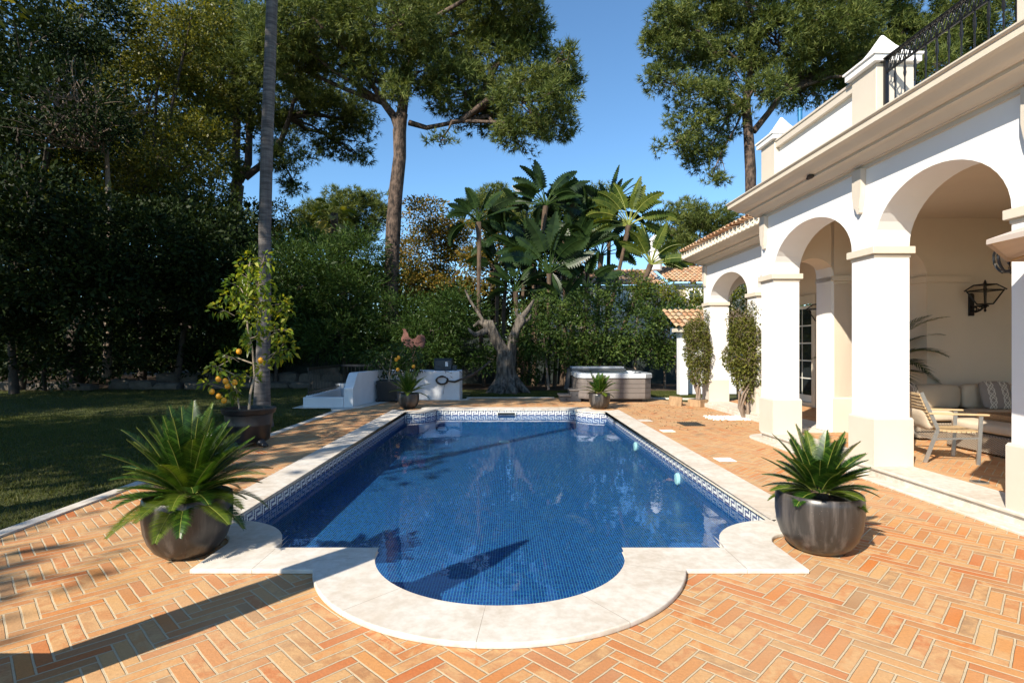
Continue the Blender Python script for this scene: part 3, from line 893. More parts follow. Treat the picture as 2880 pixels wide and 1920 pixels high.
while v > 4.90:
    for zc, r in ((4.95, 0.052),):
        b.tube([(4.66, v + r * 0.75 * math.cos(t), zc + (r + 0.02) * math.sin(t)) for t in np.linspace(0, 2 * math.pi, 13)], 0.007, 5)
        b.tube([(4.66, v + 0.038 + 0.02 * math.cos(t), zc + 0.05 * (1 if k % 2 else -1) + 0.02 * math.sin(t)) for t in np.linspace(0, 2 * math.pi, 9)], 0.006, 5)
    b.tube([(4.66, v + 0.038, 4.87), (4.66, v - 0.0, 4.95), (4.66, v - 0.038, 5.03)], 0.006, 5)
    v -= 0.077; k += 1
rb(b, 'scroll_frieze')
# door in the gallery
M['glass'] = simple('dark_window_glass', (0.02, 0.025, 0.028), 0.05, var=0.1, spec=0.9)
M['pvc'] = simple('white_frame', (0.78, 0.76, 0.70), 0.5, var=0.03)
b = MB(); b.box(7.73, 7.82, 13.40, 14.45, FZ + 0.1, 2.62); d = vb(b, 'door', M['pvc'], smooth=0)
for k2 in range(5):
    for j2 in range(2):
        va = 13.47 + j2 * 0.49
        b = MB(); b.box(7.718, 7.74, va, va + 0.44, 0.40 + k2 * 0.435, 0.40 + k2 * 0.435 + 0.40)
        o = vb(b, 'pane', M['glass'], smooth=0); o.parent = d
b = MB()
b.box(7.64, 7.70, 13.22, 13.38, FZ, 2.88); b.box(7.64, 7.70, 14.46, 14.62, FZ, 2.88); b.box(7.64, 7.70, 13.38, 14.46, 2.66, 2.88); b.box(7.64, 7.73, 13.38, 14.46, FZ, 0.22)
vb(b, 'door_frame', M['cream'], bevel=0.006)
# swallow nest remnants under the cornice
b = MB(); c = B(4.58 - 0.24, 7.65)
for dx, dz, r in ((0, 0, 0.045), (0.05, -0.01, 0.03)):
    b.sphere((4.34, 7.62 + dx, 3.945 + dz), r, 10, 6, (1, 1.3, 0.7))
vb(b, 'mud_nest', M['bark_dark'], parent=None)
# flue pipe
M['bluepipe'] = simple('blue_pipe', (0.03, 0.16, 0.32), 0.4, 0.2)
p = at(2250, 340, 11.5)
b = MB(); b.tube([(0, 0, -2.0), (0, 0, 0.16)], 0.045, 12); b.lathe([(0.055, 0.16), (0.055, 0.20)], n=12)
tag(b.build('flue_pipe', M['bluepipe'], loc=(p.x, p.y, p.z + 0.05)), 'blue flue pipe standing up behind the parapet', 'pipe')
# round floor lights
for (u, v) in ((5.25, 7.85), (5.02, 5.60)):
    pass
for (px, py, lab) in ((2363, 1245.5, 'round steel floor light in the porch between the two near columns, farther one'), (2754, 1356, 'round steel floor light near the front right column')):
    Y = (EYE - FZ) * FPX / (py - VPY); X = (px - VPX) / FPX * Y
    b = MB(); b.lathe([(0.085, 0), (0.085, 0.008), (0.075, 0.012)], n=24); b.lathe([(0.06, 0.0125), (0.055, 0.014)], n=24, mi=1)
    tag(b.build('floor_light', [M['steel'], M['glass']], loc=(X, Y, FZ + 0.001)), lab, 'floor light', 'steel floor lights in the porch')
# ------------------------------------------------------------------ pots, cycads, furniture
def pot_mat():
    m, nt, bs = new_mat('glazed_dark_pot')
    co = obj_co(nt)
    mp = nt.nodes.new('ShaderNodeMapping'); mp.inputs['Scale'].default_value = (14, 14, 1.1); nt.links.new(co, mp.inputs['Vector'])
    streak = noise_n(nt, 1.0, 5, 0.6, mp.outputs[0]); spot = noise_n(nt, 3.0, 4, 0.6, co)
    speck = nt.nodes.new('ShaderNodeTexVoronoi'); speck.inputs['Scale'].default_value = 38; nt.links.new(co, speck.inputs['Vector'])
    c = ramp(nt, streak, [(0.3, (0.014, 0.012, 0.011)), (0.5, (0.03, 0.026, 0.024)), (0.68, (0.11, 0.095, 0.085))])
    c = mixc(nt, ramp(nt, spot, [(0.4, (0, 0, 0)), (0.7, (0.55, 0.55, 0.55))]), c, (0.035, 0.03, 0.028))
    c = mixc(nt, mth(nt, 'MULTIPLY', mth(nt, 'LESS_THAN', speck.outputs['Distance'], 0.06), 0.7), c, (0.4, 0.35, 0.3))
    nt.links.new(c, bs.inputs['Base Color'])
    rr = nt.nodes.new('ShaderNodeMapRange'); nt.links.new(streak, rr.inputs[0]); rr.inputs[3].default_value = 0.22; rr.inputs[4].default_value = 0.5
    nt.links.new(rr.outputs[0], bs.inputs['Roughness']); bs.inputs['Specular IOR Level'].default_value = 0.6
    bump(nt, bs, streak, 0.25, 0.004)
    return m
M['pot'] = pot_mat()
M['cycad'] = leafmat('cycad_leaflets', [(0.010, 0.030, 0.006), (0.028, 0.075, 0.010), (0.075, 0.15, 0.018)], 0.3, 0.25, 0.8)
M['cycad_y'] = leafmat('cycad_young_leaflets', [(0.05, 0.09, 0.012), (0.12, 0.17, 0.02)], 0.3, 0.3, 0.5)
M['rachis'] = simple('frond_stalk', (0.20, 0.22, 0.04), 0.5)
M['potsoil'] = simple('potting_soil', (0.05, 0.035, 0.025), 0.95, var=0.4, scale=30, bmp=0.8)
def frond_arrays(base, az, el, L, droop, wl, n=40, vee=0.55, lw=0.0075, start=0.12, fwd=1.0, roll=0.0):
    """returns leaflet verts/faces and the rachis points"""
    pts = []
    d = Vector((math.cos(az) * math.cos(el), math.sin(az) * math.cos(el), math.sin(el)))
    p = Vector(base); N = 14; e = el
    for i in range(N + 1):
        pts.append(p.copy())
        e = el - droop * ((i + 1) / N) ** 1.5
        p = p + Vector((math.cos(az) * math.cos(e), math.sin(az) * math.cos(e), math.sin(e))) * (L / N)
    side0 = Vector((-math.sin(az), math.cos(az), 0))
    V, F = [], []
    for s in (1, -1):
        for k in range(n):
            t = start + (1 - start) * (k + 0.5) / n
            f = t * N; i = min(int(f), N - 1)
            c = pts[i].lerp(pts[i + 1], f - i)
            tan = (pts[i + 1] - pts[i]).normalized(); up = side0.cross(tan) * -1
            if up.z < 0 and e > -1: up = -up
            side = side0 * math.cos(roll) + up * math.sin(roll); up = up * math.cos(roll) - side0 * math.sin(roll)
            prof = math.sin(math.pi * min(1, 0.18 + 0.82 * (t - start) / (1 - start)) ** 0.85) ** 0.6
            ll = wl * max(0.25, prof) * random.uniform(0.9, 1.08)
            dd = (side * s + tan * fwd * (0.55 + 0.5 * t) + up * vee).normalized()
            w = tan * lw * 0.5
            m = c + dd * ll * 0.5; tip = c + dd * ll + Vector((0, 0, -ll * 0.12))
            q = len(V)
            V += [c - w, c + w, m + w * 1.1, m - w * 1.1, tip]
            F += [(q, q + 1, q + 2, q + 3), (q + 3, q + 2, q + 4, q + 4)]
    return V, F, pts
def make_frond(root, base, az, el, L, droop, wl, mat, n=40, **kw):
    V, F, pts = frond_arrays(base, az, el, L, droop, wl, n, **kw)
    mb = MB()
    mb.add(V, [f if f[3] != f[2] else f[:3] for f in F], 0)
    mb.tube(pts, [(0.006 if L > 1 else 0.0035) * (1 - 0.75 * i / 14) + 0.001 for i in range(15)], 5, 1)
    return mb.build('frond', [mat, M['rachis']], root, smooth=0)
POT = [(0.14, 0.0), (0.18, 0.012), (0.232, 0.055), (0.272, 0.12), (0.298, 0.20), (0.311, 0.30), (0.311, 0.40), (0.306, 0.445), (0.296, 0.452), (0.286, 0.445), (0.284, 0.38)]
def cycad_pot(x, y, s, label, plabel, n, Lr, seed, lit=False, elr=(5, 80), rot=0.0, wl=0.15, zp=1.0):
    random.seed(seed)
    t = empty('plant_pot', (x, y, 0.001), label, 'plant pot', 'glazed pots at the pool corners')
    b = MB(); b.lathe([(r * s, z * s * zp) for r, z in POT], n=48, caps=False); b.add([(0.14 * s * math.cos(a), 0.14 * s * math.sin(a), 0) for a in np.linspace(0, 2 * math.pi, 24, endpoint=False)], [tuple(range(23, -1, -1))])
    b.build('pot_body', M['pot'], t, smooth=60)
    b = MB(); b.lathe([(0.285 * s, 0.385 * s * zp), (0.1, 0.40 * s * zp), (0.01, 0.405 * s * zp)], n=24); b.build('soil', M['potsoil'], t)
    c = empty('cycad', (x, y, 0.40 * s * zp), plabel, 'cycad', 'cycads in the glazed pots')
    b = MB(); b.lathe([(0.07 * s, -0.02), (0.085 * s, 0.02), (0.08 * s, 0.05), (0.045 * s, 0.075), (0.01, 0.085)], n=14); b.build('stem', M['fibre'], c)
    for i in range(n):
        f = i / (n - 1)
        az = rot + i * 2.39996 + random.uniform(-.12, .12)
        el = R(elr[0] + (elr[1] - elr[0]) * f ** 0.75 + random.uniform(-6, 6))
        L = random.uniform(*Lr) * (0.82 + 0.18 * f)
        make_frond(c, (0.05 * s * math.cos(az), 0.05 * s * math.sin(az), 0.04 + 0.04 * f), az, el, L, R(random.uniform(15, 50) * (1.2 - 0.85 * f)), wl * s, M['cycad_y'] if (i % 7 == 2 or (f < .2 and i % 2)) else M['cycad'], 46, vee=0.3, fwd=0.8, lw=0.0085)
    return t
cycad_pot(-2.45, 4.25, 1.0, 'dark glazed pot at the near left corner of the pool', 'large spreading cycad in the near left pot, the biggest of the four', 84, (0.50, 0.70), 3, elr=(-14, 84), wl=0.125)
cycad_pot(2.425, 4.33, 1.0, 'dark glazed pot at the near right corner of the pool', 'upright open cycad in the near right pot', 44, (0.36, 0.52), 11, elr=(-4, 76), rot=0.5, wl=0.10)
cycad_pot(-2.58, 14.38, 0.88, 'dark glazed pot at the far left corner of the pool', 'dark shaded cycad in the far left pot', 30, (0.50, 0.72), 5, elr=(5, 80))
cycad_pot(2.36, 14.33, 0.88, 'dark glazed pot at the far right corner of the pool', 'small spiky sunlit cycad in the far right pot', 30, (0.40, 0.62), 9, elr=(8, 85))

# lemon pot and tree
M['plastic'] = simple('black_plastic', (0.013, 0.013, 0.015), 0.38, var=0.3, scale=4)
t = empty('plant_pot', (-4.18, 8.95, 0.01), 'big black plastic tub with lion paw feet holding the lemon tree', 'plant pot')
b = MB()
b.lathe([(0.29, 0.07), (0.31, 0.09), (0.335, 0.30), (0.345, 0.32), (0.35, 0.34), (0.345, 0.36), (0.36, 0.50), (0.385, 0.51), (0.40, 0.53), (0.40, 0.56), (0.41, 0.57), (0.41, 0.595), (0.36, 0.60), (0.355, 0.54)], n=40, caps=False)
b.build('pot_body', M['plastic'], t, smooth=50)
b = MB(); b.lathe([(0.357, 0.545), (0.01, 0.56)], n=24); b.build('soil', M['potsoil'], t)
for a in (-30, 90, 210):
    b = MB(); ca, sa = math.cos(R(a)), math.sin(R(a))
    b.sphere((0.30 * ca, 0.30 * sa, 0.06), 0.07, 10, 6, (1.1, 1.0, 0.85)); b.sphere((0.37 * ca, 0.37 * sa, 0.035), 0.05, 10, 6, (1, 1, 0.7))
    for k in (-1, 0, 1): b.sphere((0.41 * ca - 0.03 * k * sa, 0.41 * sa + 0.03 * k * ca, 0.022), 0.022, 8, 5)
    b.build('paw_foot', M['plastic'], t)
M['lemonleaf'] = leafmat('lemon_leaves', [(0.04, 0.08, 0.010), (0.10, 0.16, 0.015), (0.22, 0.26, 0.02), (0.42, 0.36, 0.025)], 0.35, 0.35, 0.5)
M['lemon'] = simple('lemon_peel', (0.75, 0.33, 0.015), 0.45, var=0.12, scale=20, bmp=0.3, bscale=200)
def fruit_tree(loc, label, spec, fruits, name='lemon_tree', leafL=0.10, mat=None, seed=1, per=46, stems=(), cat='lemon tree', fr=0.042):
    random.seed(seed)
    c = empty(name, loc, label, cat)
    b = MB()
    for pts, r0, r1 in stems:
        n = len(pts); b.tube(pts, [r0 + (r1 - r0) * i / (n - 1) for i in range(n)], 7, wob=0.15)
    Ps, Ds = [], []
    for (x, y, z, r) in spec:
        k = int(per * (r / 0.2) ** 2)
        P, d = shell((x, y, z), (r, r, r * 0.9), k, 0.2)
        Ps.append(P); Ds.append(d + rng.normal(size=d.shape) * 0.6 + np.array([0, 0, -0.1]))
        for q in range(4):
            e = P[random.randrange(k)]
            b.tube([(x * 0.5, y * 0.4, z - r * 0.8), (x * 0.8, y * 0.8, z - r * 0.2), tuple(e)], [0.007, 0.005, 0.002], 5)
    b.build('trunk', M['stem_pale'], c)
    P = np.concatenate(Ps); D = np.concatenate(Ds)
    V, F = leaves_arrays(P, D, leafL * rng.uniform(0.7, 1.25, len(P)), leafL * 0.5 * rng.uniform(0.8, 1.2, len(P)), 0.08, 0.3)
    npmesh('foliage', V, F, mat or M['lemonleaf'], c)
    for (x, y, z) in fruits:
        b = MB(); b.sphere((0, 0, 0), fr, 12, 9, (1, 1, 1.12)); o = b.build('fruit', M['lemon'], c); o.location = (x, y, z)
    return c
def lx(px, py, Y=8.9):
    p = at(px, py, Y); return (p.x + 4.18, p.y - 8.95, p.z - 0.57)
lem = []
for (px, py, r) in ((690, 735, .16), (735, 730, .15), (705, 780, .2), (660, 800, .18), (640, 830, .16), (745, 800, .2), (770, 850, .2), (720, 850, .22), (675, 850, .2), (628, 870, .13), (690, 900, .16), (740, 910, .18), (790, 870, .15), (785, 930, .17), (720, 960, .14), (700, 950, .13),
                    (790, 980, .18), (765, 1000, .15), (740, 1030, .1), (650, 1000, .13), (620, 1035, .12), (635, 1070, .16), (600, 1080, .10), (660, 1090, .14), (690, 1060, .12), (640, 1110, .1)):
    p = lx(px, py); lem.append((p[0], p[1] + random.uniform(-.2, .2), p[2], r))
S1 = [(0, 0, -0.02), (0.02, 0, 0.25), (0.10, -0.02, 0.55), (0.06, 0, 0.95), (-0.02, 0, 1.3), (-0.05, 0, 1.75), (0.0, 0, 2.2), (0.02, 0, 2.45)]
S2 = [(-0.15, 0, -0.02), (-0.2, 0, 0.3), (-0.35, 0, 0.55)]
S3 = [(0.05, 0, 0.75), (-0.25, 0.05, 0.85), (-0.5, 0, 0.7)]
S4 = [(0.02, 0, 1.15), (0.3, 0, 1.25), (0.5, 0, 1.3)]
fruit_tree((-4.18, 8.95, 0.57), 'tall leafy lemon tree with yellow fruit growing in the black tub', lem,
           [lx(*p, 8.65) for p in ((672, 988), (614, 1066), (634, 1072), (640, 1085), (596, 1101), (615, 1114), (630, 1126), (660, 1075), (733, 1013))], stems=((S1, 0.022, 0.006), (S2, 0.014, 0.006), (S3, 0.014, 0.006), (S4, 0.01, 0.004)), per=76, leafL=0.105)
# dark square planter behind the far left pot and its orange tree
def planter(loc, w, h, label, mat, name='planter', cat='planter', taper=0.88, rz=0.0):
    t = empty(name, loc, label, cat, rz=rz)
    b = MB(); a = w / 2 * taper; c = w / 2; e = c - 0.03
    b.add([(-a, -a, .03), (a, -a, .03), (a, a, .03), (-a, a, .03), (-c, -c, h), (c, -c, h), (c, c, h), (-c, c, h), (-e, -e, h), (e, -e, h), (e, e, h), (-e, e, h), (-e, -e, h - .06), (e, -e, h - .06), (e, e, h - .06), (-e, e, h - .06)],
          [(3, 2, 1, 0), (0, 1, 5, 4), (1, 2, 6, 5), (2, 3, 7, 6), (3, 0, 4, 7), (4, 5, 9, 8), (5, 6, 10, 9), (6, 7, 11, 10), (7, 4, 8, 11), (8, 9, 13, 12), (9, 10, 14, 13), (10, 11, 15, 14), (11, 8, 12, 15)])
    for z in (0.12, h - 0.1): b.box(-c - .005, c + .005, -c - .005, c + .005, z, z + 0.035) if False else None
    b.build('planter_box', mat, t, bevel=0.01)
    b = MB(); b.box(-e, e, -e, e, h - .07, h - .045); b.build('soil', M['potsoil'], t)
    for sx in (-1, 1):
        for sy in (-1, 1):
            b = MB(); b.sphere((sx * a, sy * a, 0.05), 0.06, 8, 6); b.build('foot', mat, t)
    return t
planter((-3.5, 16.3, 0.0), 0.62, 0.62, 'dark square planter with an orange tree behind the far left pot', M['plastic'])
M['orangeleaf'] = leafmat('orange_leaves', [(0.012, 0.03, 0.008), (0.03, 0.06, 0.012), (0.05, 0.085, 0.02)], 0.4, 0.25)
ol = []
for (px, py, r) in ((1040, 1010, .3), (1080, 1000, .35), (1130, 985, .35), (1170, 1000, .3), (1060, 1040, .28), (1110, 1030, .35), (1050, 1070, .18), (1150, 1030, .3), (1045, 1085, .12), (1180, 1030, .2)):
    p = at(px, py, 16.1); ol.append((p.x + 3.5, random.uniform(-.35, .3), p.z - 0.55, r))
fruit_tree((-3.5, 16.3, 0.55), 'dark bushy orange tree hanging over the white wall, growing in the square planter', ol,
           [tuple(at(px, py, 15.75) - Vector((-3.5, 16.3, 0.55))) for px, py in ((1114, 1011), (1119, 1039), (1163, 1030), (1121, 1005))], 'orange_tree', 0.11, M['orangeleaf'], 4, 60,
           (([(0, 0, 0), (0.02, 0, 0.4), (0.1, 0, 0.9)], 0.03, 0.015), ([(0, 0, 0.2), (-0.3, 0, 0.6), (-0.4, 0, 0.75)], 0.02, 0.008)), 'orange tree', 0.05)

# hot tub
M['tubskin'] = simple('taupe_slatted_cladding', (0.13, 0.115, 0.105), 0.6, var=0.12, scale=4)
def slat_mat():
    m, nt, bs = new_mat('tub_cladding')
    s = nt.nodes.new('ShaderNodeSeparateXYZ'); nt.links.new(obj_co(nt), s.inputs[0])
    f = mth(nt, 'FRACT', mth(nt, 'MULTIPLY', s.outputs[2], 7.5))
    g = mth(nt, 'GREATER_THAN', f, 0.08)
    c = mixc(nt, g, (0.05, 0.045, 0.04), mixc(nt, noise_n(nt, 5, 4, 0.6, obj_co(nt)), (0.13, 0.11, 0.10), (0.19, 0.165, 0.15)))
    nt.links.new(c, bs.inputs['Base Color']); bs.inputs['Roughness'].default_value = 0.6
    bump(nt, bs, g, 0.6, 0.01)
    return m
M['slat'] = slat_mat()
M['acrylic'] = simple('grey_white_acrylic', (0.50, 0.53, 0.56), 0.22, var=0.06)
M['cover'] = simple('dark_grey_vinyl', (0.07, 0.075, 0.08), 0.5, var=0.15, bmp=0.2, bscale=15)
M['coverlight'] = simple('light_grey_vinyl', (0.33, 0.35, 0.38), 0.5, var=0.1)
hx, hy = 3.1, 17.05
t = empty('hot_tub', (hx, hy, 0), 'square hot tub with taupe slatted sides and white rim behind the far right pot', 'hot tub')
def octo(h, c): return [(-h + c, -h), (h - c, -h), (h, -h + c), (h, h - c), (h - c, h), (-h + c, h), (-h, h - c), (-h, -h + c)]
b = MB(); b.prism(octo(0.98, 0.2), 0.0, 0.10); b.build('base', M['black'], t)
b = MB(); b.prism(octo(1.07, 0.22), 0.101, 0.70); b.build('cladding', M['slat'], t, bevel=0.01)
oo, oi = octo(1.10, 0.24), octo(0.90, 0.3)
b = MB()
vs = [(x, y, .701) for x, y in oo] + [(x, y, .80) for x, y in oo] + [(x * .985, y * .985, .835) for x, y in oo] + [(x, y, .835) for x, y in oi] + [(x * .9, y * .9, .45) for x, y in oi]
fs = []
for l in range(4):
    for k in range(8): fs.append((8 * l + k, 8 * l + (k + 1) % 8, 8 * l + 8 + (k + 1) % 8, 8 * l + 8 + k))
fs.append(tuple(32 + k for k in range(8)))
b.add(vs, fs); b.build('shell', M['acrylic'], t, smooth=30)
b = MB(); b.prism([(x * .96, y * .96) for x, y in oi], 0.70, 0.702); b.build('tub_water', M['water'], t)
for (dx, dy) in ((0.35, 0.92), (-0.3, 0.92), (0.9, 0.3)):
    b = MB(); b.box(dx - .12, dx + .12, dy - .05, dy + .05, .836, .865); b.build('headrest', M['cover'], t, bevel=0.012)
b = MB(); b.box(0.55, 0.75, -1.02, -0.95, .836, .85); b.build('control_panel', M['black'], t)
cv = empty('tub_cover', (hx - 0.1, hy + 1.0, 0.84), 'folded grey vinyl cover lying on the back rim of the hot tub', 'cover')
b = MB(); b.box(-1.0, 0.75, -0.42, 0.1, 0.0, 0.07); b.build('lower_panel', M['cover'], cv, bevel=0.015)
b = MB(); b.box(-0.98, 0.70, -0.38, 0.12, 0.071, 0.13); b.build('upper_panel', M['coverlight'], cv, bevel=0.015)
b = MB(); b.add([(-1.0, -.42, .0), (-1.05, .1, .1), (-1.18, .05, -.62), (-1.08, -.5, -.55), (-1.02, -.42, .07)], [(0, 1, 2, 3), (0, 4, 1)]); b.build('skirt', M['cover'], cv)
b = MB(); b.tube([(0.75, -.3, .1), (1.05, -.25, 0.02), (1.2, 0, -.02)], 0.02, 8); b.build('lift_bar', M['black'], cv)
# steps of the tub
t = empty('tub_steps', (1.83, 16.5, 0), 'small two step plastic stair in grey beside the hot tub', 'steps')
M['stepgrey'] = simple('dark_grey_plastic', (0.055, 0.055, 0.06), 0.55)
b = MB(); b.prism([(-0.30, -0.32), (0.12, -0.32), (0.12, 0.32), (-0.30, 0.32)], 0, 0.15); b.box(-0.02, 0.30, -0.325, 0.325, 0.0, 0.31); b.build('body', M['stepgrey'], t, bevel=0.008)
b = MB(); b.box(-0.34, 0.0, -0.35, 0.35, 0.151, 0.20); b.build('tread', M['tubskin'], t, bevel=0.015)
b = MB(); b.box(-0.04, 0.33, -0.35, 0.35, 0.311, 0.36); b.build('tread', M['tubskin'], t, bevel=0.015)
for x, z in ((-0.13, 0.07), (0.17, 0.18)):
    b = MB(); b.prism([(x - .012, z), (x + .012, z), (x, z + .05)], -0.34, -0.33, M=Matrix(((1, 0, 0, 0), (0, 0, 1, 0), (0, 1, 0, 0), (0, 0, 0, 1)))); b.build('hand_hole', M['black'], t)

# white garden walls at the far left, with iron fence
M['white2'] = simple('white_garden_wall', (0.66, 0.67, 0.69), 0.8, var=0.07, scale=2.0, bmp=0.3, bscale=40, spec=0.2)
t = empty('garden_wall', (-2.6, 16.8, 0), 'low white rendered wall with a stepped curved end around the stairwell', 'wall')
def tl(mb, name, mat, par=t, org=(-2.6, 16.8, 0), **kw):
    mb.v = [(x - org[0], y - org[1], z - org[2]) for x, y, z in mb.v]
    return mb.build(name, mat, par, **kw)
b = MB(); b.box(-3.75, -1.46, 16.70, 17.70, -0.1, 0.875); tl(b, 'block', M['white2'], bevel=0.02)
# curved side wall, profile rises like an ogee from the front
path = [(-4.09, 14.62), (-4.05, 15.2), (-3.95, 15.8), (-3.82, 16.3), (-3.76, 16.72)]
hgt = [(0.0, 0.50), (0.06, 0.52), (0.12, 0.62), (0.2, 0.75), (0.26, 0.80), (0.30, 0.88), (0.45, 0.90), (1, 0.90)]
vs, fs = [], []
N = 24
for i in range(N + 1):
    f = i / N * (len(path) - 1); k = min(int(f), len(path) - 2); a = f - k
    x = path[k][0] + (path[k + 1][0] - path[k][0]) * a; y = path[k][1] + (path[k + 1][1] - path[k][1]) * a
    d = i / N * 1.0
    z = np.interp(d * 2.1, [h[0] for h in hgt], [h[1] for h in hgt])
    vs += [(x, y, -.1), (x, y, z), (x - 0.24, y, z), (x - 0.24, y, -.1)]
for i in range(N):
    for k in range(4): fs.append((4 * i + k, 4 * i + 4 + k, 4 * i + 4 + (k + 1) % 4, 4 * i + (k + 1) % 4))
fs += [(0, 1, 2, 3)]
b = MB(); b.add(vs, fs); tl(b, 'side_wall', M['white2'], smooth=20)
b = MB(); b.box(-5.40, -4.335, 14.60, 14.80, -0.1, 0.27); b.box(-5.40, -5.22, 14.80, 17.4, -0.1, 0.30); b.box(-5.40, -3.8, 17.4, 17.6, -0.1, 0.45); tl(b, 'front_wall', M['white2'], bevel=0.015)
b = MB(); b.box(-5.21, -4.1, 14.81, 17.39, -0.029, 0.05); tl(b, 'stair_landing', M['brick'], smooth=0)
b = MB(); b.prism([(-5.6, 14.4), (-3.85, 14.4), (-3.45, 16.2), (-3.46, 16.68), (-1.38, 16.62), (-1.15, 16.8), (-1.3, 17.0), (-5.6, 17.0)], 0.002, 0.012); tl(b, 'stone_border', M['stone'], smooth=0)
fn = empty('iron_fence', (-5.3, 16, 0.3), 'black iron fence around the stairwell behind the low white wall', 'fence')
b = MB(); b.box(-5.33, -5.29, 14.7, 17.5, 0.98, 1.05); b.box(-5.33, -3.7, 17.46, 17.52, 0.98, 1.05); tl(b, 'handrail', M['black'], fn, (-5.3, 16, 0.3))
b = MB(); b.box(-5.325, -5.295, 14.7, 17.5, 0.36, 0.39); b.box(-5.325, -3.7, 17.48, 17.50, 0.5, 0.53); tl(b, 'bottom_rail', M['black'], fn, (-5.3, 16, 0.3))
for i in range(22):
    b = MB(); y = 14.75 + i * 0.128; b.box(-5.32, -5.30, y, y + 0.02, 0.30, 0.985); tl(b, 'picket', M['black'], fn, (-5.3, 16, 0.3), smooth=0)
for i in range(12):
    b = MB(); x = -5.2 + i * 0.125; b.box(x, x + 0.02, 17.48, 17.50, 0.45, 0.985); tl(b, 'picket', M['black'], fn, (-5.3, 16, 0.3), smooth=0)
# speaker / equipment box on the wall
M['navy'] = simple('navy_plastic', (0.018, 0.028, 0.042), 0.35, var=0.15)
t = empty('equipment_box', (-2.0, 17.25, 0.876), 'dark blue plastic equipment box standing on the white wall', 'box')
b = MB(); b.box(-0.27, 0.27, -0.28, 0.28, 0, 0.34); b.build('case', M['navy'], t, bevel=0.025)
b = MB(); b.box(-0.275, 0.275, -0.285, 0.285, 0.341, 0.37); b.build('lid', M['navy'], t, bevel=0.01)
b = MB(); b.box(0.08, 0.16, -0.286, -0.282, 0.13, 0.27); b.build('sticker', M['white'], t)
b = MB(); b.box(0.29, 0.42, -0.25, -0.05, 0, 0.16); b.build('side_unit', M['navy'], t, bevel=0.01)
# vine wreath on the wall and dry vine
t = empty('vine_wreath', (-1.98, 16.64, 0.60), 'round woven wreath of dry vine hanging on the white wall', 'wreath')
for k in range(9):
    ph = random.uniform(0, 6.28); b = MB()
    b.tube([((0.17 + 0.025 * math.sin(3 * a + ph)) * math.cos(a), random.uniform(-.03, .03), (0.115 + 0.02 * math.cos(4 * a + ph)) * math.sin(a)) for a in np.linspace(0, 6.3, 22)], 0.012, 5)
    b.build('vine_strand', M['bark_dark'], t)
t = empty('dry_vine', (-1.1, 17.0, 0.6), 'bare dry vine branch reaching from the right over the wall end', 'branch')
b = MB()
b.tube([(-0.75, -0.33, -0.02), (-0.5, -0.36, -0.05), (-0.25, -0.36, 0.05), (0.0, -0.3, 0.15), (0.3, 0, 0.35), (0.55, 0.4, 0.55)], [0.02, 0.035, 0.03, 0.04, 0.03, 0.03], 7, wob=0.3)
for k in range(26):
    s = Vector((random.uniform(-0.8, 0.3), -0.33 + random.uniform(-.05, .2), random.uniform(0.0, 0.25)))
    d = Vector((random.uniform(-1, .4), random.uniform(-.3, .4), random.uniform(-.1, 1))).normalized()
    pts = [s]; 
    for j in range(4): d = (d + Vector((random.uniform(-.5, .5), random.uniform(-.3, .3), random.uniform(-.4, .4)))).normalized(); pts.append(pts[-1] + d * random.uniform(.06, .16))
    b.tube(pts, [0.007, 0.006, 0.005, 0.004, 0.002], 4)
b.tube([(-0.75, -0.35, 0), (-0.82, -0.36, -0.2), (-0.85, -0.34, -0.42)], 0.004, 4)
b.build('branches', M['bark_dark'], t)

# rooster sculpture: flat cut metal on a stake
M['rust'] = simple('rusty_pink_metal', (0.17, 0.07, 0.05), 0.75, var=0.35, scale=9, bmp=0.3)
ro = at(1163, 960, 17.9)
t = empty('rooster_sculpture', (ro.x, ro.y, 0), 'rust coloured metal rooster sculpture standing among the dark shrubs', 'sculpture')
def rp(x, y): return ((x - 500) / 2.45 / FPX * 17.9, EYE - (640 + y / 2.45 - VPY) / FPX * 17.9)
body = [(415, 762), (425, 745), (432, 722), (430, 704), (446, 704), (462, 728), (468, 752), (490, 768), (512, 762), (530, 742), (552, 736), (574, 744), (582, 764), (578, 790), (566, 812), (552, 824), (540, 812), (530, 822), (518, 818), (508, 830), (480, 828), (452, 820), (430, 800), (418, 780)]
b = MB(); P = [rp(*p) for p in body]; n = len(P)
b.add([(x, -0.02, z) for x, z in P] + [(x, 0.02, z) for x, z in P], [tuple(range(n)), tuple(range(2 * n - 1, n - 1, -1))] + [(i, n + i, n + (i + 1) % n, (i + 1) % n) for i in range(n)])
b.build('body', M['rust'], t, smooth=0)
b = MB(); P = [rp(*p) for p in ((426, 706), (424, 694), (432, 700), (438, 692), (442, 701), (450, 698), (448, 708))]; n = len(P)
b.add([(x, -0.018, z) for x, z in P] + [(x, 0.018, z) for x, z in P], [tuple(range(n)), tuple(range(2 * n - 1, n - 1, -1))] + [(i, n + i, n + (i + 1) % n, (i + 1) % n) for i in range(n)])
b.build('comb', M['rust'], t, smooth=0)
for k in range(5):
    a = [rp(512 + 4 * k, 795), rp(530 + 8 * k, 752 + 6 * k), rp(562 + 5 * k, 750 + 10 * k), rp(580 - k * 2, 778 + 11 * k), rp(572 - 6 * k, 802 + 9 * k)]
    b = MB(); b.tube([(x, -0.03, z) for x, z in a], [.02, .02, .018, .014, .006], 6); b.build('tail_feather', M['rust'], t)
b = MB()
for dx in (-.06, .06): b.tube([(dx, 0, rp(0, 825)[1]), (dx * .6, 0, rp(0, 862)[1])], 0.014, 6)
b.tube([(0, 0, rp(0, 860)[1] + 0.02), (0, 0, -0.02)], 0.02, 8)
b.build('stand', M['rust'], t)

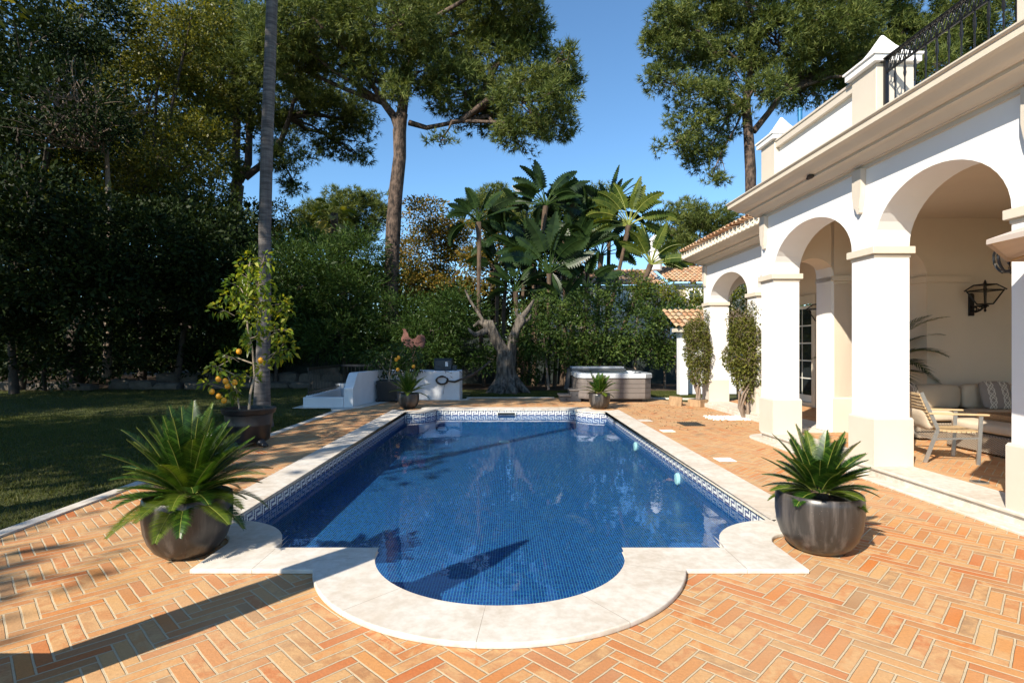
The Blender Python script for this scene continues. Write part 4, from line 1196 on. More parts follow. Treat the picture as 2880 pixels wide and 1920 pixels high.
# log stump, wooden planter
M['cutwood'] = simple('rough_cut_wood', (0.34, 0.22, 0.12), 0.85, var=0.35, scale=10, bmp=0.7, bscale=25, bdist=0.01, stretch=(1, 1, 0.3))
b = MB(); b.tube([(0, 0, 0), (0, 0, 0.12), (0.01, 0, 0.235)], [0.20, 0.19, 0.175], 14, wob=0.3)
tag(b.build('log_stump', M['cutwood'], loc=(4.60, 15.15, 0.001)), 'short sawn log standing on the bricks left of the wooden planter', 'log')
t = empty('planter', (5.10, 14.9, 0), 'low rough wooden box planter at the foot of the left climbing shrub', 'planter', rz=R(38))
b = MB(); b.box(-.19, .19, -.19, .19, 0.001, 0.19); b.build('box', M['cutwood'], t, bevel=0.008)
b = MB(); b.box(-.165, .165, -.165, .165, 0.191, 0.196); b.build('soil', M['potsoil'], t)

# ---- porch furniture
M['teak'] = simple('pale_teak', (0.50, 0.36, 0.20), 0.6, var=0.15, scale=14, stretch=(1, 0.3, 1))
M['cushion'] = simple('beige_cushion_cloth', (0.56, 0.47, 0.36), 0.9, var=0.04, bmp=0.3, bscale=8, bdist=0.02, spec=0.1)
def wicker():
    m, nt, bs = new_mat('grey_wicker')
    s = nt.nodes.new('ShaderNodeSeparateXYZ'); nt.links.new(obj_co(nt), s.inputs[0])
    h = mth(nt, 'ADD', s.outputs[0], s.outputs[1])
    a = mth(nt, 'SINE', mth(nt, 'MULTIPLY', s.outputs[2], 260.0)); row = mth(nt, 'FLOOR', mth(nt, 'DIVIDE', mth(nt, 'MULTIPLY', s.outputs[2], 260.0), math.pi))
    c_ = mth(nt, 'SINE', mth(nt, 'ADD', mth(nt, 'MULTIPLY', h, 150.0), mth(nt, 'MULTIPLY', row, math.pi)))
    k = mth(nt, 'MULTIPLY', mth(nt, 'ABSOLUTE', a), mth(nt, 'ADD', mth(nt, 'MULTIPLY', c_, 0.5), 0.5))
    c = ramp(nt, k, [(0.05, (0.10, 0.075, 0.055)), (0.4, (0.40, 0.33, 0.25)), (1, (0.55, 0.47, 0.38))])
    nt.links.new(c, bs.inputs['Base Color']); bs.inputs['Roughness'].default_value = 0.6
    bump(nt, bs, k, 0.8, 0.01)
    return m
M['wicker'] = wicker()
def pillow_mat():
    m, nt, bs = new_mat('loop_pattern_cloth')
    s = nt.nodes.new('ShaderNodeSeparateXYZ'); nt.links.new(obj_co(nt), s.inputs[0])
    x, z = s.outputs[0], s.outputs[2]
    out = None
    for ph, sg in ((0.0, 1), (math.pi, 1), (1.2, 1.0), (4.3, 1.0)):
        w = mth(nt, 'MULTIPLY', mth(nt, 'SINE', mth(nt, 'ADD', mth(nt, 'MULTIPLY', z, 22.0), ph)), 0.045)
        for off in (-0.1, 0.1):
            d = mth(nt, 'ABSOLUTE', mth(nt, 'SUBTRACT', mth(nt, 'SUBTRACT', x, w), off))
            l = mth(nt, 'LESS_THAN', d, 0.008)
            out = l if out is None else mth(nt, 'MAXIMUM', out, l)
    c = mixc(nt, out, (0.30, 0.25, 0.22), (0.68, 0.62, 0.52))
    nt.links.new(c, bs.inputs['Base Color']); bs.inputs['Roughness'].default_value = 0.9
    return m
M['pillow'] = pillow_mat()
def cushion(mb, x0, x1, y0, y1, z0, z1, r=0.05, puff=0.25):
    """soft box"""
    nx, ny, nz = 7, 7, 5
    k = len(mb.v)
    tmp = bmesh.new(); bmesh.ops.create_cube(tmp, size=2.0)
    bmesh.ops.subdivide_edges(tmp, edges=tmp.edges[:], cuts=5, use_grid_fill=True)
    cx, cy, cz = (x0 + x1) / 2, (y0 + y1) / 2, (z0 + z1) / 2; hx_, hy_, hz_ = (x1 - x0) / 2, (y1 - y0) / 2, (z1 - z0) / 2
    for v in tmp.verts:
        p = v.co.copy()
        e = 6.0
        n_ = (abs(p.x) ** e + abs(p.y) ** e + abs(p.z) ** e) ** (1 / e)
        p /= n_
        thin = min(hx_, hy_, hz_)
        if thin == hz_: p.z *= 1 - puff * max(abs(p.x), abs(p.y)) ** 4
        elif thin == hy_: p.y *= 1 - puff * max(abs(p.x), abs(p.z)) ** 4
        else: p.x *= 1 - puff * max(abs(p.y), abs(p.z)) ** 4
        v.co = p
    mb.add([(cx + v.co.x * hx_, cy + v.co.y * hy_, cz + v.co.z * hz_) for v in tmp.verts], [tuple(v.index for v in f.verts) for f in tmp.faces])
    tmp.free()
    return mb
sp_ = B(7.6, 8.6)
so = empty('corner_sofa', (sp_.x, sp_.y, FZ), 'L shaped grey wicker corner sofa with beige cushions in the porch', 'sofa', rz=TH)
def sf(mb, name, mat, par=so, o=(7.6, 8.6), **kw):
    mb.v = [(x - o[0], y - o[1], z - FZ) for x, y, z in mb.v]
    return mb.build(name, mat, par, **kw)
b = MB(); b.box(6.55, 9.4, 8.50, 9.32, FZ + .03, FZ + .27); b.box(6.50, 9.5, 9.14, 9.34, FZ + .27, FZ + .60); b.box(8.6, 9.45, 6.4, 8.5, FZ + .03, FZ + .27)
sf(b, 'wicker_frame', M['wicker'], bevel=0.02)
for (x0, x1, y0, y1) in ((6.58, 7.55, 8.46, 9.1), (7.56, 8.55, 8.46, 9.1), (8.56, 9.4, 7.5, 9.1)):
    b = MB(); cushion(b, x0, x1, y0, y1, FZ + .28, FZ + .46); sf(b, 'seat_cushion', M['cushion'], smooth=80)
for (x0, x1) in ((6.62, 7.60), (7.62, 8.3), (8.32, 9.2)):
    b = MB(); cushion(b, x0, x1, 8.90, 9.14, FZ + .44, FZ + .84); sf(b, 'back_cushion', M['cushion'], smooth=80)
def pillow(u, v, z, s, rz, label, tilt=18):
    b = MB(); cushion(b, -s / 2, s / 2, -0.07, 0.07, -s / 2, s / 2, puff=0.7)
    w = B(u, v)
    o = b.build('throw_pillow', M['pillow'], smooth=80, loc=(w.x, w.y, z)); o.rotation_euler = (R(-tilt), 0, R(rz))
    return tag(o, label, 'pillow', 'patterned pillows on the sofa')
pillow(6.62, 8.82, FZ + .66, 0.42, 12, 'grey pillow with white loops at the left end of the sofa')
pillow(8.02, 8.78, FZ + .68, 0.46, -6, 'grey pillow with white loops on the right of the sofa, above the tray')
op = B(7.1, 7.45)
ot = empty('ottoman', (op.x, op.y, FZ), 'large wicker ottoman with a thick beige cushion in front of the sofa', 'ottoman', rz=TH)
b = MB(); b.box(6.58, 7.7, 6.75, 8.02, FZ + .02, FZ + .27); sf(b, 'wicker_base', M['wicker'], ot, (7.1, 7.45), bevel=0.02)
b = MB(); cushion(b, 6.56, 7.72, 6.72, 8.05, FZ + .27, FZ + .44, puff=0.2); sf(b, 'cushion', M['cushion'], ot, (7.1, 7.45), smooth=80)
M['rattan'] = simple('brown_rattan', (0.30, 0.16, 0.07), 0.6, var=0.4, scale=60, bmp=0.8, bscale=90)
tp = B(7.25, 7.5)
tr = empty('serving_tray', (tp.x, tp.y, FZ + .442), 'brown woven rattan tray lying on the ottoman', 'tray', rz=TH)
b = MB(); b.box(-.42, .42, -.28, .28, 0.0, 0.02)
for (a, c, d, e) in ((-.42, .42, -.28, -.26), (-.42, .42, .26, .28), (-.42, -.40, -.26, .26), (.40, .42, -.26, .26)): b.box(a, c, d, e, 0.021, 0.085)
b.build('tray_body', M['rattan'], tr, bevel=0.006)
# teak and steel armchair
cp = Vector((5.60, 7.18, FZ))
ch = empty('armchair', cp, 'teak slatted armchair with steel legs standing behind the big column', 'armchair', rz=R(-14))
# local: x = forward (front +x), y = left (far side)
def cb(mb, name, mat, **kw): return mb.build(name, mat, ch, **kw)
W2 = 0.29
for s in (-1, 1):
    y = s * W2
    b = MB(); 
    def bar(p, q, w, d):
        p, q = Vector(p), Vector(q); t_ = (q - p).normalized(); a = Vector((0, 1, 0)); c_ = t_.cross(a).normalized()
        vs = []
        for e in (p, q):
            for sx, sy in ((-1, -1), (1, -1), (1, 1), (-1, 1)): vs.append(e + c_ * sx * w / 2 + a * sy * d / 2)
        b.add(vs, [(3, 2, 1, 0), (4, 5, 6, 7), (0, 1, 5, 4), (1, 2, 6, 5), (2, 3, 7, 6), (3, 0, 4, 7)])
    bar((-0.30, y, 0.0), (-0.16, y, 0.42), 0.04, 0.022); bar((-0.16, y, 0.42), (-0.34, y, 0.88), 0.04, 0.022)
    cb(b, 'leg', M['steel'])
    b = MB(); bar((0.27, y, 0.0), (0.30, y, 0.60), 0.04, 0.022); cb(b, 'leg', M['steel'])
    b = MB(); bar((-0.26, y, 0.62), (0.38, y, 0.615), 0.022, 0.055); cb(b, 'armrest', M['teak'], bevel=0.004)
    b = MB(); bar((-0.18, y, 0.30), (0.28, y, 0.33), 0.022, 0.014); cb(b, 'side_rail', M['steel'])
b = MB(); b.box(-0.19, -0.16, -W2, W2, 0.28, 0.30); b.box(0.27, 0.29, -W2, W2, 0.33, 0.35); cb(b, 'cross_rail', M['steel'])
b = MB()
for i in range(9):
    x = -0.15 + i * 0.052; b.box(x, x + 0.042, -W2 + .02, W2 - .02, 0.395 - 0.012 * math.sin(i / 8 * 3.1), 0.412 - 0.012 * math.sin(i / 8 * 3.1))
cb(b, 'seat', M['teak'], bevel=0.003)
b = MB()
for i in range(9):
    z = 0.50 + i * 0.042; x = -0.19 - (z - 0.42) * 0.39
    b.box(x - .006, x + .009, -W2 + .012, W2 - .012, z, z + 0.032)
cb(b, 'backrest', M['teak'], bevel=0.003)
b = MB(); cushion(b, -0.14, -0.03, -0.22, 0.22, 0.43, 0.70, puff=0.5)
o = b.build('throw_pillow', M['cushion'], smooth=80); o.location = cp; o.rotation_euler = (0, R(-14), R(-14)); tag(o, 'plain beige pillow leaning in the teak armchair', 'pillow')
# kentia palm in the corner behind the sofa
kp_ = B(6.75, 9.9)
M['kentia'] = leafmat('kentia_leaflets', [(0.012, 0.03, 0.012), (0.03, 0.055, 0.02)], 0.4, 0.2)
kt = empty('potted_palm', (kp_.x, kp_.y, FZ), 'dark green kentia palm in a pot behind the left end of the sofa', 'potted palm')
b = MB(); b.lathe([(0.14, 0), (0.2, 0.35), (0.19, 0.36), (0.17, 0.30)], n=20); b.build('pot', M['plastic'], kt)
b = MB(); b.tube([(0, 0, 0.3), (0, 0, 0.9)], 0.025, 8); b.build('stem', M['fibre'], kt)
random.seed(8)
for az, el, L, dr in ((-28, 74, 1.5, 75), (-50, 78, 1.75, 70), (-15, 55, 1.2, 95), (-35, 45, 1.1, 90), (-62, 66, 1.5, 95), (-40, 70, 1.35, 95), (-75, 62, 1.3, 110), (-120, 60, 1.2, 100), (-10, 60, 1.2, 100), (150, 65, 1.2, 90), (-60, 80, 1.6, 60), (-95, 50, 1.25, 110), (60, 70, 1.3, 80)):
    make_frond(kt, (0, 0, 0.75), R(az), R(el), L, R(dr), 0.38, M['kentia'], 22, vee=0.1, lw=0.028, start=0.3)

# lanterns
M['lampglass'] = new_mat('clear_lamp_glass')[0]
def _g():
    nt = M['lampglass'].node_tree; bs = nt.nodes['Principled BSDF']; nt.nodes.remove(bs)
    a = nt.nodes.new('ShaderNodeBsdfTransparent'); a.inputs[0].default_value = (0.9, 0.88, 0.84, 1)
    g = nt.nodes.new('ShaderNodeBsdfGlossy'); g.inputs[1].default_value = 0.05
    mx = nt.nodes.new('ShaderNodeMixShader'); mx.inputs[0].default_value = 0.06
    nt.links.new(a.outputs[0], mx.inputs[1]); nt.links.new(g.outputs[0], mx.inputs[2])
    nt.links.new(mx.outputs[0], nt.nodes['Material Output'].inputs[0])
_g()
def wall_lantern(loc, rz, label, s=1.0):
    """mounted on a wall behind; arm reaches along local -y"""
    t = empty('wall_lantern', loc, label, 'lantern', 'four sided wall lanterns', rz=rz)
    t.scale = (s, s, s)
    b = MB(); b.box(-.055, .055, -.03, 0, -.20, .20); b.lathe([(.055, -.03), (.055, 0)], (0, 0, 0), 16, M=Matrix.Translation((0, 0, .20)) @ Matrix.Rotation(R(90), 4, 'X') @ Matrix.Translation((0, 0, 0.03))); b.build('back_plate', M['black'], t, bevel=0.006)
    b = MB(); b.tube([(0, -.02, -.10), (0, -.12, -.13), (0, -.22, -.10), (0, -.31, -.04), (0, -.33, 0.0)], 0.02, 7)
    b.tube([(0, -.03, -.02), (0, -.30, -.02), (0, -.40, -.03)], 0.017, 7)
    b.tube([(0, -.10 + .045 * math.cos(a), -.075 + .04 * math.sin(a)) for a in np.linspace(0, 5.2, 14)], 0.014, 6)
    b.tube([(0, -.22 + .04 * math.cos(a), -.065 + .035 * math.sin(a)) for a in np.linspace(1, 6.2, 14)], 0.014, 6)
    b.lathe([(0.01, -.14), (0.025, -.11), (0.012, -.08), (0.03, -.05), (0.02, -.02), (0.05, 0.0)], (0, -.33, 0), 10)
    b.build('arm', M['black'], t)
    b = MB(); c = (0, -.33)
    lv = [(0.085, 0.01), (0.195, 0.27), (0.205, 0.275), (0.12, 0.385), (0.05, 0.40)]
    def sq(h, z): return [(c[0] - h, c[1] - h, z), (c[0] + h, c[1] - h, z), (c[0] + h, c[1] + h, z), (c[0] - h, c[1] + h, z)]
    for k in range(4):
        b.tube([sq(lv[0][0], lv[0][1])[k], sq(lv[1][0], lv[1][1])[k]], 0.013, 5); b.tube([sq(lv[2][0] + .02, lv[2][1])[k], sq(lv[3][0], lv[3][1])[k]], 0.013, 5)
    for h, z in ((.085, .01), (.20, .272), (.12, .385)):
        q = sq(h, z)
        for k in range(4): b.tube([q[k], q[(k + 1) % 4]], 0.014, 5)
    b.box(c[0] - .09, c[0] + .09, c[1] - .09, c[1] + .09, 0, 0.012); b.box(c[0] - .12, c[0] + .12, c[1] - .12, c[1] + .12, .386, .396)
    b.lathe([(0.05, .396), (0.02, .42), (0.035, .43), (0.012, .45), (0.018, .46), (0.004, .48)], (c[0], c[1], 0), 10)
    b.tube([(c[0], c[1], 0.01), (c[0], c[1], 0.385)], 0.016, 6)
    b.build('lantern_frame', M['black'], t)
    b = MB(); a_, d_ = sq(.08, .015), sq(.19, .268)
    b.add(a_ + d_ + sq(.115, .383), [(0, 1, 5, 4), (1, 2, 6, 5), (2, 3, 7, 6), (3, 0, 4, 7), (4, 5, 9, 8), (5, 6, 10, 9), (6, 7, 11, 10), (7, 4, 8, 11)]); b.build('lantern_glass', M['lampglass'], t, smooth=0)
    return t
w = B(8.12, 9.378); wall_lantern((w.x, w.y, 2.29), TH, 'black four sided wall lantern on scrolled arm above the sofa', 0.86)
w = B(7.695, 12.50); wall_lantern((w.x, w.y, 2.18), TH - R(90), 'black four sided wall lantern half hidden beside the glazed door')
# round lantern on the far face of the front column
w = B(4.86, 4.865)
t = empty('round_lantern', (w.x, w.y, 2.45), 'black round glass lantern hanging beside the front right column', 'lantern', rz=TH)
b = MB()
for k in range(6):
    a = k * math.pi / 3
    b.tube([(0.15 * math.sin(p) * math.cos(a) + 0, 0.27 + 0.15 * math.sin(p) * math.sin(a), -0.02 - 0.17 * math.cos(p)) for p in np.linspace(0.55, 2.5, 9)], 0.013, 5)
b.lathe([(0.085, -.165), (0.09, -.15)], (0, .27, 0), 16); b.lathe([(0.10, .10), (0.11, .12), (0.06, .16), (0.015, .22)], (0, .27, 0), 16)
b.tube([(0, 0.0, -.30), (0, .10, -.33), (0, .22, -.27), (0, .27, -.17)], 0.012, 6); b.tube([(0, .02, -.20), (0, .12, -.22), (0, .2, -.28)], 0.010, 6)
b.box(-.04, .04, 0, .02, -.38, -.12)
b.build('lantern_frame', M['black'], t)
b = MB(); b.lathe([(0.142 * math.sin(p), -0.02 - 0.16 * math.cos(p)) for p in np.linspace(0.6, 2.4, 10)], (0, .27, 0), 20, caps=False); b.build('lantern_glass', M['lampglass'], t, smooth=60)
# parasol whose edge reaches into the frame
M['canvas'] = simple('beige_canvas', (0.52, 0.44, 0.38), 0.9, var=0.05, spec=0.1)
t = empty('parasol', (4.75, 3.30, 0), 'beige canvas parasol reaching in from the right edge before the column', 'parasol')
def ring(n, r, z): return [(r * math.cos(2 * math.pi * k / n + 0.35), r * math.sin(2 * math.pi * k / n + 0.35), z) for k in range(n)]
b = MB(); vs = [(0, 0, 2.78)] + ring(8, 0.75, 2.60) + ring(8, 1.50, 2.335) + ring(8, 1.50, 2.30) + ring(8, 0.75, 2.575)
fs = [(0, 1 + k, 1 + (k + 1) % 8) for k in range(8)] + [(1 + k, 9 + k, 9 + (k + 1) % 8, 1 + (k + 1) % 8) for k in range(8)] + [(9 + k, 17 + k, 17 + (k + 1) % 8, 9 + (k + 1) % 8) for k in range(8)]
b.add(vs, fs); b.build('canopy', M['canvas'], t, smooth=0)
b = MB(); b.tube([(0, 0, 0.05), (0, 0, 2.82)], 0.022, 10); b.build('pole', M['teak'], t)
b = MB()
for p in ring(8, 1.47, 2.305): b.tube([(0, 0, 2.70), p], 0.009, 5)
b.build('ribs', M['teak'], t)
b = MB(); b.lathe([(0.3, 0), (0.3, 0.05), (0.05, 0.09)], n=24); b.build('foot', M['stone'], t)
# closed parasol standing behind the camera on the left, it casts the dark band over the bay
t = empty('closed_parasol', (-2.75, 2.05, 0), 'closed parasol outside the frame on the left', 'parasol')
b = MB(); b.lathe([(0.16, 0.0), (0.16, 0.3), (0.19, 0.6), (0.2, 1.0), (0.19, 1.8), (0.16, 2.5), (0.05, 2.95), (0.02, 3.05)], n=14); b.build('folded_canopy', M['canvas'], t)

t = empty('shadow_box', (-3.35, 1.7, 0.001), 'added low shadow-casting chest outside the frame on the left', 'occluder')  # unseen box added to cast the shadow across the lower left bricks
b = MB(); b.box(-.7, .70, -.6, .6, 0, 0.46); b.build('box_body', M['teak'], t, bevel=0.01)
b = MB(); b.box(-.72, .72, -.62, .62, 0.461, 0.50); b.build('lid', M['teak'], t, bevel=0.01)
# ------------------------------------------------------------------ trees and plants
M['pine1'] = leafmat('pine_needles', [(0.035, 0.058, 0.016), (0.10, 0.135, 0.032), (0.26, 0.28, 0.08)], 0.5, 0.3, 0.3, (1.2, 1.15, 0.6))
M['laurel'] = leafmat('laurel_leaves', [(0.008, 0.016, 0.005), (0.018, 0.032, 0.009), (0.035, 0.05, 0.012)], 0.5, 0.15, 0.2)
M['yellowgreen'] = leafmat('olive_green_leaves', [(0.035, 0.05, 0.010), (0.085, 0.10, 0.018), (0.19, 0.175, 0.025), (0.12, 0.135, 0.025)], 0.4, 0.35, 0.4)
M['oleander'] = leafmat('narrow_green_leaves', [(0.016, 0.035, 0.008), (0.035, 0.07, 0.014), (0.08, 0.12, 0.03)], 0.45, 0.25, 0.3)
M['orange_tree'] = leafmat('orange_brown_leaves', [(0.04, 0.055, 0.012), (0.10, 0.105, 0.02), (0.24, 0.145, 0.02), (0.15, 0.12, 0.022)], 0.6, 0.3)
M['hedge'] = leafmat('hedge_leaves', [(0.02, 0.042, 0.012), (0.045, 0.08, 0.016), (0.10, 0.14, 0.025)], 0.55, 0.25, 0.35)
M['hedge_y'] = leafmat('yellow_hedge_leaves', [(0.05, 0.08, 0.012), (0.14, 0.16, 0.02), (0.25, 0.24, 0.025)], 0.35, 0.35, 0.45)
M['boug'] = leafmat('climber_leaves', [(0.05, 0.07, 0.018), (0.12, 0.13, 0.03), (0.20, 0.20, 0.035)], 0.5, 0.3)
M['banana'] = leafmat('shaded_strelitzia_leaves', [(0.009, 0.022, 0.007), (0.02, 0.042, 0.012), (0.04, 0.07, 0.02)], 0.35, 0.25, 0.5)  # shade of the centre pine is put into this darker leaf colour
M['banana_y'] = leafmat('lit_strelitzia_leaves', [(0.03, 0.055, 0.010), (0.075, 0.11, 0.018), (0.14, 0.16, 0.025)], 0.4, 0.35, 0.4)  # same leaves with the sunlight put into the colour
M['distant'] = leafmat('distant_leaves', [(0.03, 0.05, 0.02), (0.07, 0.09, 0.03), (0.10, 0.12, 0.045)], 0.6, 0.2)

def W3(lobes, Y, jit=1.0, ry=0.85):
    """photo-sized lobes (px,py,rx,ry[,dY]) at depth Y -> metric ellipsoids"""
    out = []
    for l in lobes:
        px, py, rx, rz = l[:4]; dY = l[4] if len(l) > 4 else random.uniform(-1, 1) * jit
        y = Y + dY; c = at(px, py, y); k = y / FPX
        out.append((c.x, y, c.z, rx * k, max(rx, rz) * k * ry, rz * k))
    return out
def foliage(lobes, L, Wd, cov, cl, up=0.3, lo=0.5):
    Ps, Ds, Cs = [], [], []
    for (x, y, z, rx, ry, rz) in lobes:
        area = math.pi * rx * rz
        n = cov * area / (L * Wd * 0.5); nc = max(5, int(area / cl ** 2 * 2.2)); per = max(4, int(n / nc))
        P, D, C = clumpy((x, y, z), (rx, ry, rz), nc, cl, per, lo, up)
        Ps.append(P); Ds.append(D); Cs.append(C)
    return np.concatenate(Ps), np.concatenate(Ds), Cs
def limbs(mb, fork, lobes, Cs, r, rt=0.02, sub=3, k=7):
    for (x, y, z, rx, ry, rz), C in zip(lobes, Cs):
        c = Vector((x, y, z)); f = Vector(fork)
        m1 = f.lerp(c, 0.35) + Vector((random.uniform(-.3, .3), random.uniform(-.3, .3), random.uniform(0, .5)))
        m2 = f.lerp(c, 0.7) + Vector((random.uniform(-.3, .3), random.uniform(-.3, .3), random.uniform(-.1, .4)))
        d = (c - f).length; rr = r * min(1, 0.35 + 0.5 * max(rx, rz) / 1.6)
        mb.tube([f, m1, m2, c], [rr, rr * .75, rr * .5, rr * .3], k, wob=0.2)
        idx = rng.choice(len(C), min(sub, len(C)), replace=False)
        for i in idx:
            e = Vector(C[i]); s = m2.lerp(c, random.random())
            mm = s.lerp(e, 0.5) + Vector((random.uniform(-.2, .2), random.uniform(-.2, .2), random.uniform(-.2, .1)))
            mb.tube([s, mm, e], [rr * .32, rr * .2, rt * 0.5], 5)
def tree(name, base, trunk, lobes, mat, barkm, L, Wd, cov, cl, label, cat='tree', group=None, r=0.2, forks=None, needles=0, sub=3, up=0.3, lo=0.5, smooth_n=10):
    t = empty(name, base, label, cat, group)
    bo = Vector(base)
    P, D, Cs = foliage(lobes, L, Wd, cov, cl, up, lo)
    mb = MB()
    for pts, r0, r1 in trunk:
        n = len(pts); mb.tube([Vector(p) for p in pts], [r0 + (r1 - r0) * i / (n - 1) for i in range(n)], smooth_n, wob=0.25)
    fk = forks or [trunk[0][0][-1]]
    for l, C in zip(lobes, Cs):
        f = min(fk, key=lambda q: (Vector(q) - Vector(l[:3])).length)
        limbs(mb, f, [l], [C], r, sub=sub)
    mb.v = [(x - bo.x, y - bo.y, z - bo.z) for x, y, z in mb.v]
    mb.build('trunk', barkm, t, smooth=60)
    P = P - np.array(bo)
    if needles:
        V, F = needles_arrays(P, D, L, Wd, needles)
    else:
        V, F = leaves_arrays(P, D, L * rng.uniform(0.65, 1.25, len(P)), Wd * rng.uniform(0.8, 1.2, len(P)), 0.06, 0.12)
    npmesh('crown', V, F, mat, t)
    return t

random.seed(21)
# --- centre pine
lob = W3([(1500, 285, 120, 80), (1565, 215, 62, 70), (1405, 170, 125, 100), (1300, 255, 110, 70), (1470, 375, 90, 26), (1560, 340, 60, 60), (1250, 90, 150, 100), (1420, 50, 105, 80), (1480, 100, 70, 60), (1600, 158, 26, 30),
          (1100, 60, 150, 95), (1040, 205, 100, 60), (950, 120, 120, 90), (880, 50, 120, 90), (830, 190, 100, 70), (770, 100, 90, 90), (1237, 400, 34, 12), (1120, 262, 36, 36), (1480, 425, 14, 9), (1360, 330, 90, 40),
          (1150, -90, 230, 110), (900, -80, 180, 100), (1400, -60, 120, 80), (1200, 200, 100, 60)], 24, 1.8)
tp_ = [at(px, py, 24) for px, py in ((1095, 1000), (1097, 860), (1102, 740), (1107, 640), (1113, 540), (1125, 440), (1123, 370), (1130, 320))]
tree('pine_tree', tuple(at(1095, 1043, 24)), [(tp_, 0.34, 0.27), ([tp_[-2], at(1110, 330, 24), at(1080, 290, 24)], 0.2, 0.15), ([at(1150, 345, 24), at(1200, 360, 24), at(1300, 340, 23.6), at(1420, 345, 23)], 0.13, 0.06), ([tp_[-1], at(1140, 240, 24), at(1160, 150, 24)], 0.24, 0.16)],
     lob, M['pine1'], M['bark_pine'], 0.30, 0.036, 1.0, 0.42, 'tall umbrella pine with bare brown trunk right of the slender palm trunk', 'pine tree', None, 0.15,
     [at(1135, 310, 24), at(1160, 150, 24), at(1080, 290, 24), at(1300, 340, 23.6)], needles=9, sub=12)
# --- dark pine behind the palm trunk
lob = W3([(1000, 330, 60, 50), (900, 320, 110, 65), (960, 410, 85, 28), (800, 430, 70, 48), (1020, 440, 26, 14), (830, 515, 45, 18), (620, 210, 80, 90), (710, 290, 80, 60), (600, 350, 60, 60), (650, 70, 120, 100), (560, 120, 90, 90), (740, 160, 90, 80), (870, 250, 90, 50), (650, 480, 26, 30), (760, 350, 60, 40)], 29, 1.5)
tree('pine_tree', tuple(at(660, 1035, 29)), [([at(640, 1000, 29), at(648, 760, 29), at(660, 620, 29), at(668, 520, 29)], 0.36, 0.3), ([at(668, 520, 29), at(663, 440, 29), at(668, 300, 29), at(665, 180, 29)], 0.24, 0.15),
     ([at(672, 510, 29), at(698, 460, 29), at(700, 380, 29), at(702, 260, 29)], 0.22, 0.14), ([at(690, 500, 29), at(740, 460, 29), at(790, 400, 28.6), at(815, 330, 28.5)], 0.2, 0.12)],
     lob, M['pine1'], M['bark_dark'], 0.32, 0.038, 1.0, 0.5, 'dark many stemmed pine behind the slender palm trunk', 'pine tree', None, 0.15,
     [at(665, 300, 29), at(702, 300, 29), at(790, 400, 28.6), at(815, 330, 28.5), at(700, 460, 29)], needles=9, sub=10)
# --- right pine behind the villa
lob = W3([(1900, 130, 100, 75), (1865, 232, 55, 30), (1985, 55, 130, 85), (2050, 180, 110, 70), (2200, 120, 120, 90), (2330, 60, 130, 95), (2300, 190, 90, 55), (2450, 80, 120, 90), (2560, 130, 110, 90), (2660, 60, 120, 95), (2780, 70, 110, 90),
          (1965, 265, 85, 40), (1950, 350, 70, 40), (1985, 440, 60, 45), (1900, 405, 50, 22), (2040, 340, 60, 45), (2250, 260, 80, 45), (2000, 500, 34, 18), (2390, 200, 80, 60), (2100, -40, 170, 90), (2450, -60, 200, 90), (1880, 60, 60, 50), (2160, 250, 60, 40), (2640, 200, 80, 60)], 27, 1.6)
tree('pine_tree', tuple(at(2112, 1069, 27)), [([at(2115, 1069, 27), at(2113, 700, 27), at(2110, 480, 27), at(2105, 380, 27), at(2098, 290, 27)], 0.27, 0.22), ([at(2120, 370, 27), at(2160, 320, 27), at(2205, 260, 27), at(2260, 200, 27)], 0.16, 0.09),
     ([at(2098, 290, 27), at(2110, 200, 27), at(2130, 100, 27)], 0.2, 0.1)],
     lob, M['pine1'], M['bark_pine'], 0.31, 0.038, 1.0, 0.45, 'wide crowned pine rising behind the villa and its roof terrace', 'pine tree', None, 0.13,
     [at(2098, 290, 27), at(2205, 260, 27), at(2130, 100, 27), at(2110, 200, 27)], needles=9, sub=12)
# --- background pines
def farpine(px0, lobs, Y, label):
    lob = W3(lobs, Y, 2)
    tree('pine_tree', tuple(at(px0, VPY + EYE * FPX / Y, Y)), [([at(px0, 1000, Y), at(px0, 760, Y)], 0.3, 0.25)], lob, M['pine1'], M['bark_pine'], 0.42, 0.05, 1.1, 0.8, label, 'pine tree', 'pines far behind the garden', 0.15, needles=9, sub=3)
farpine(970, [(965, 580, 90, 45), (900, 615, 80, 40), (1045, 600, 60, 50), (960, 650, 110, 50), (870, 660, 60, 40)], 46, 'round sunlit pine far behind, left of the centre pine trunk')
farpine(1385, [(1375, 560, 50, 36), (1420, 585, 40, 40), (1345, 600, 40, 40), (1480, 600, 60, 50), (1620, 590, 60, 50), (1690, 560, 40, 34)], 46, 'pale pine far behind the big leaved strelitzias')
farpine(1950, [(1930, 600, 60, 34), (1990, 605, 60, 36), (1895, 640, 50, 36), (1960, 655, 70, 40), (1862, 700, 30, 30), (2040, 630, 50, 45), (1925, 705, 60, 34)], 46, 'round pine far behind, above the neighbouring tiled roof')
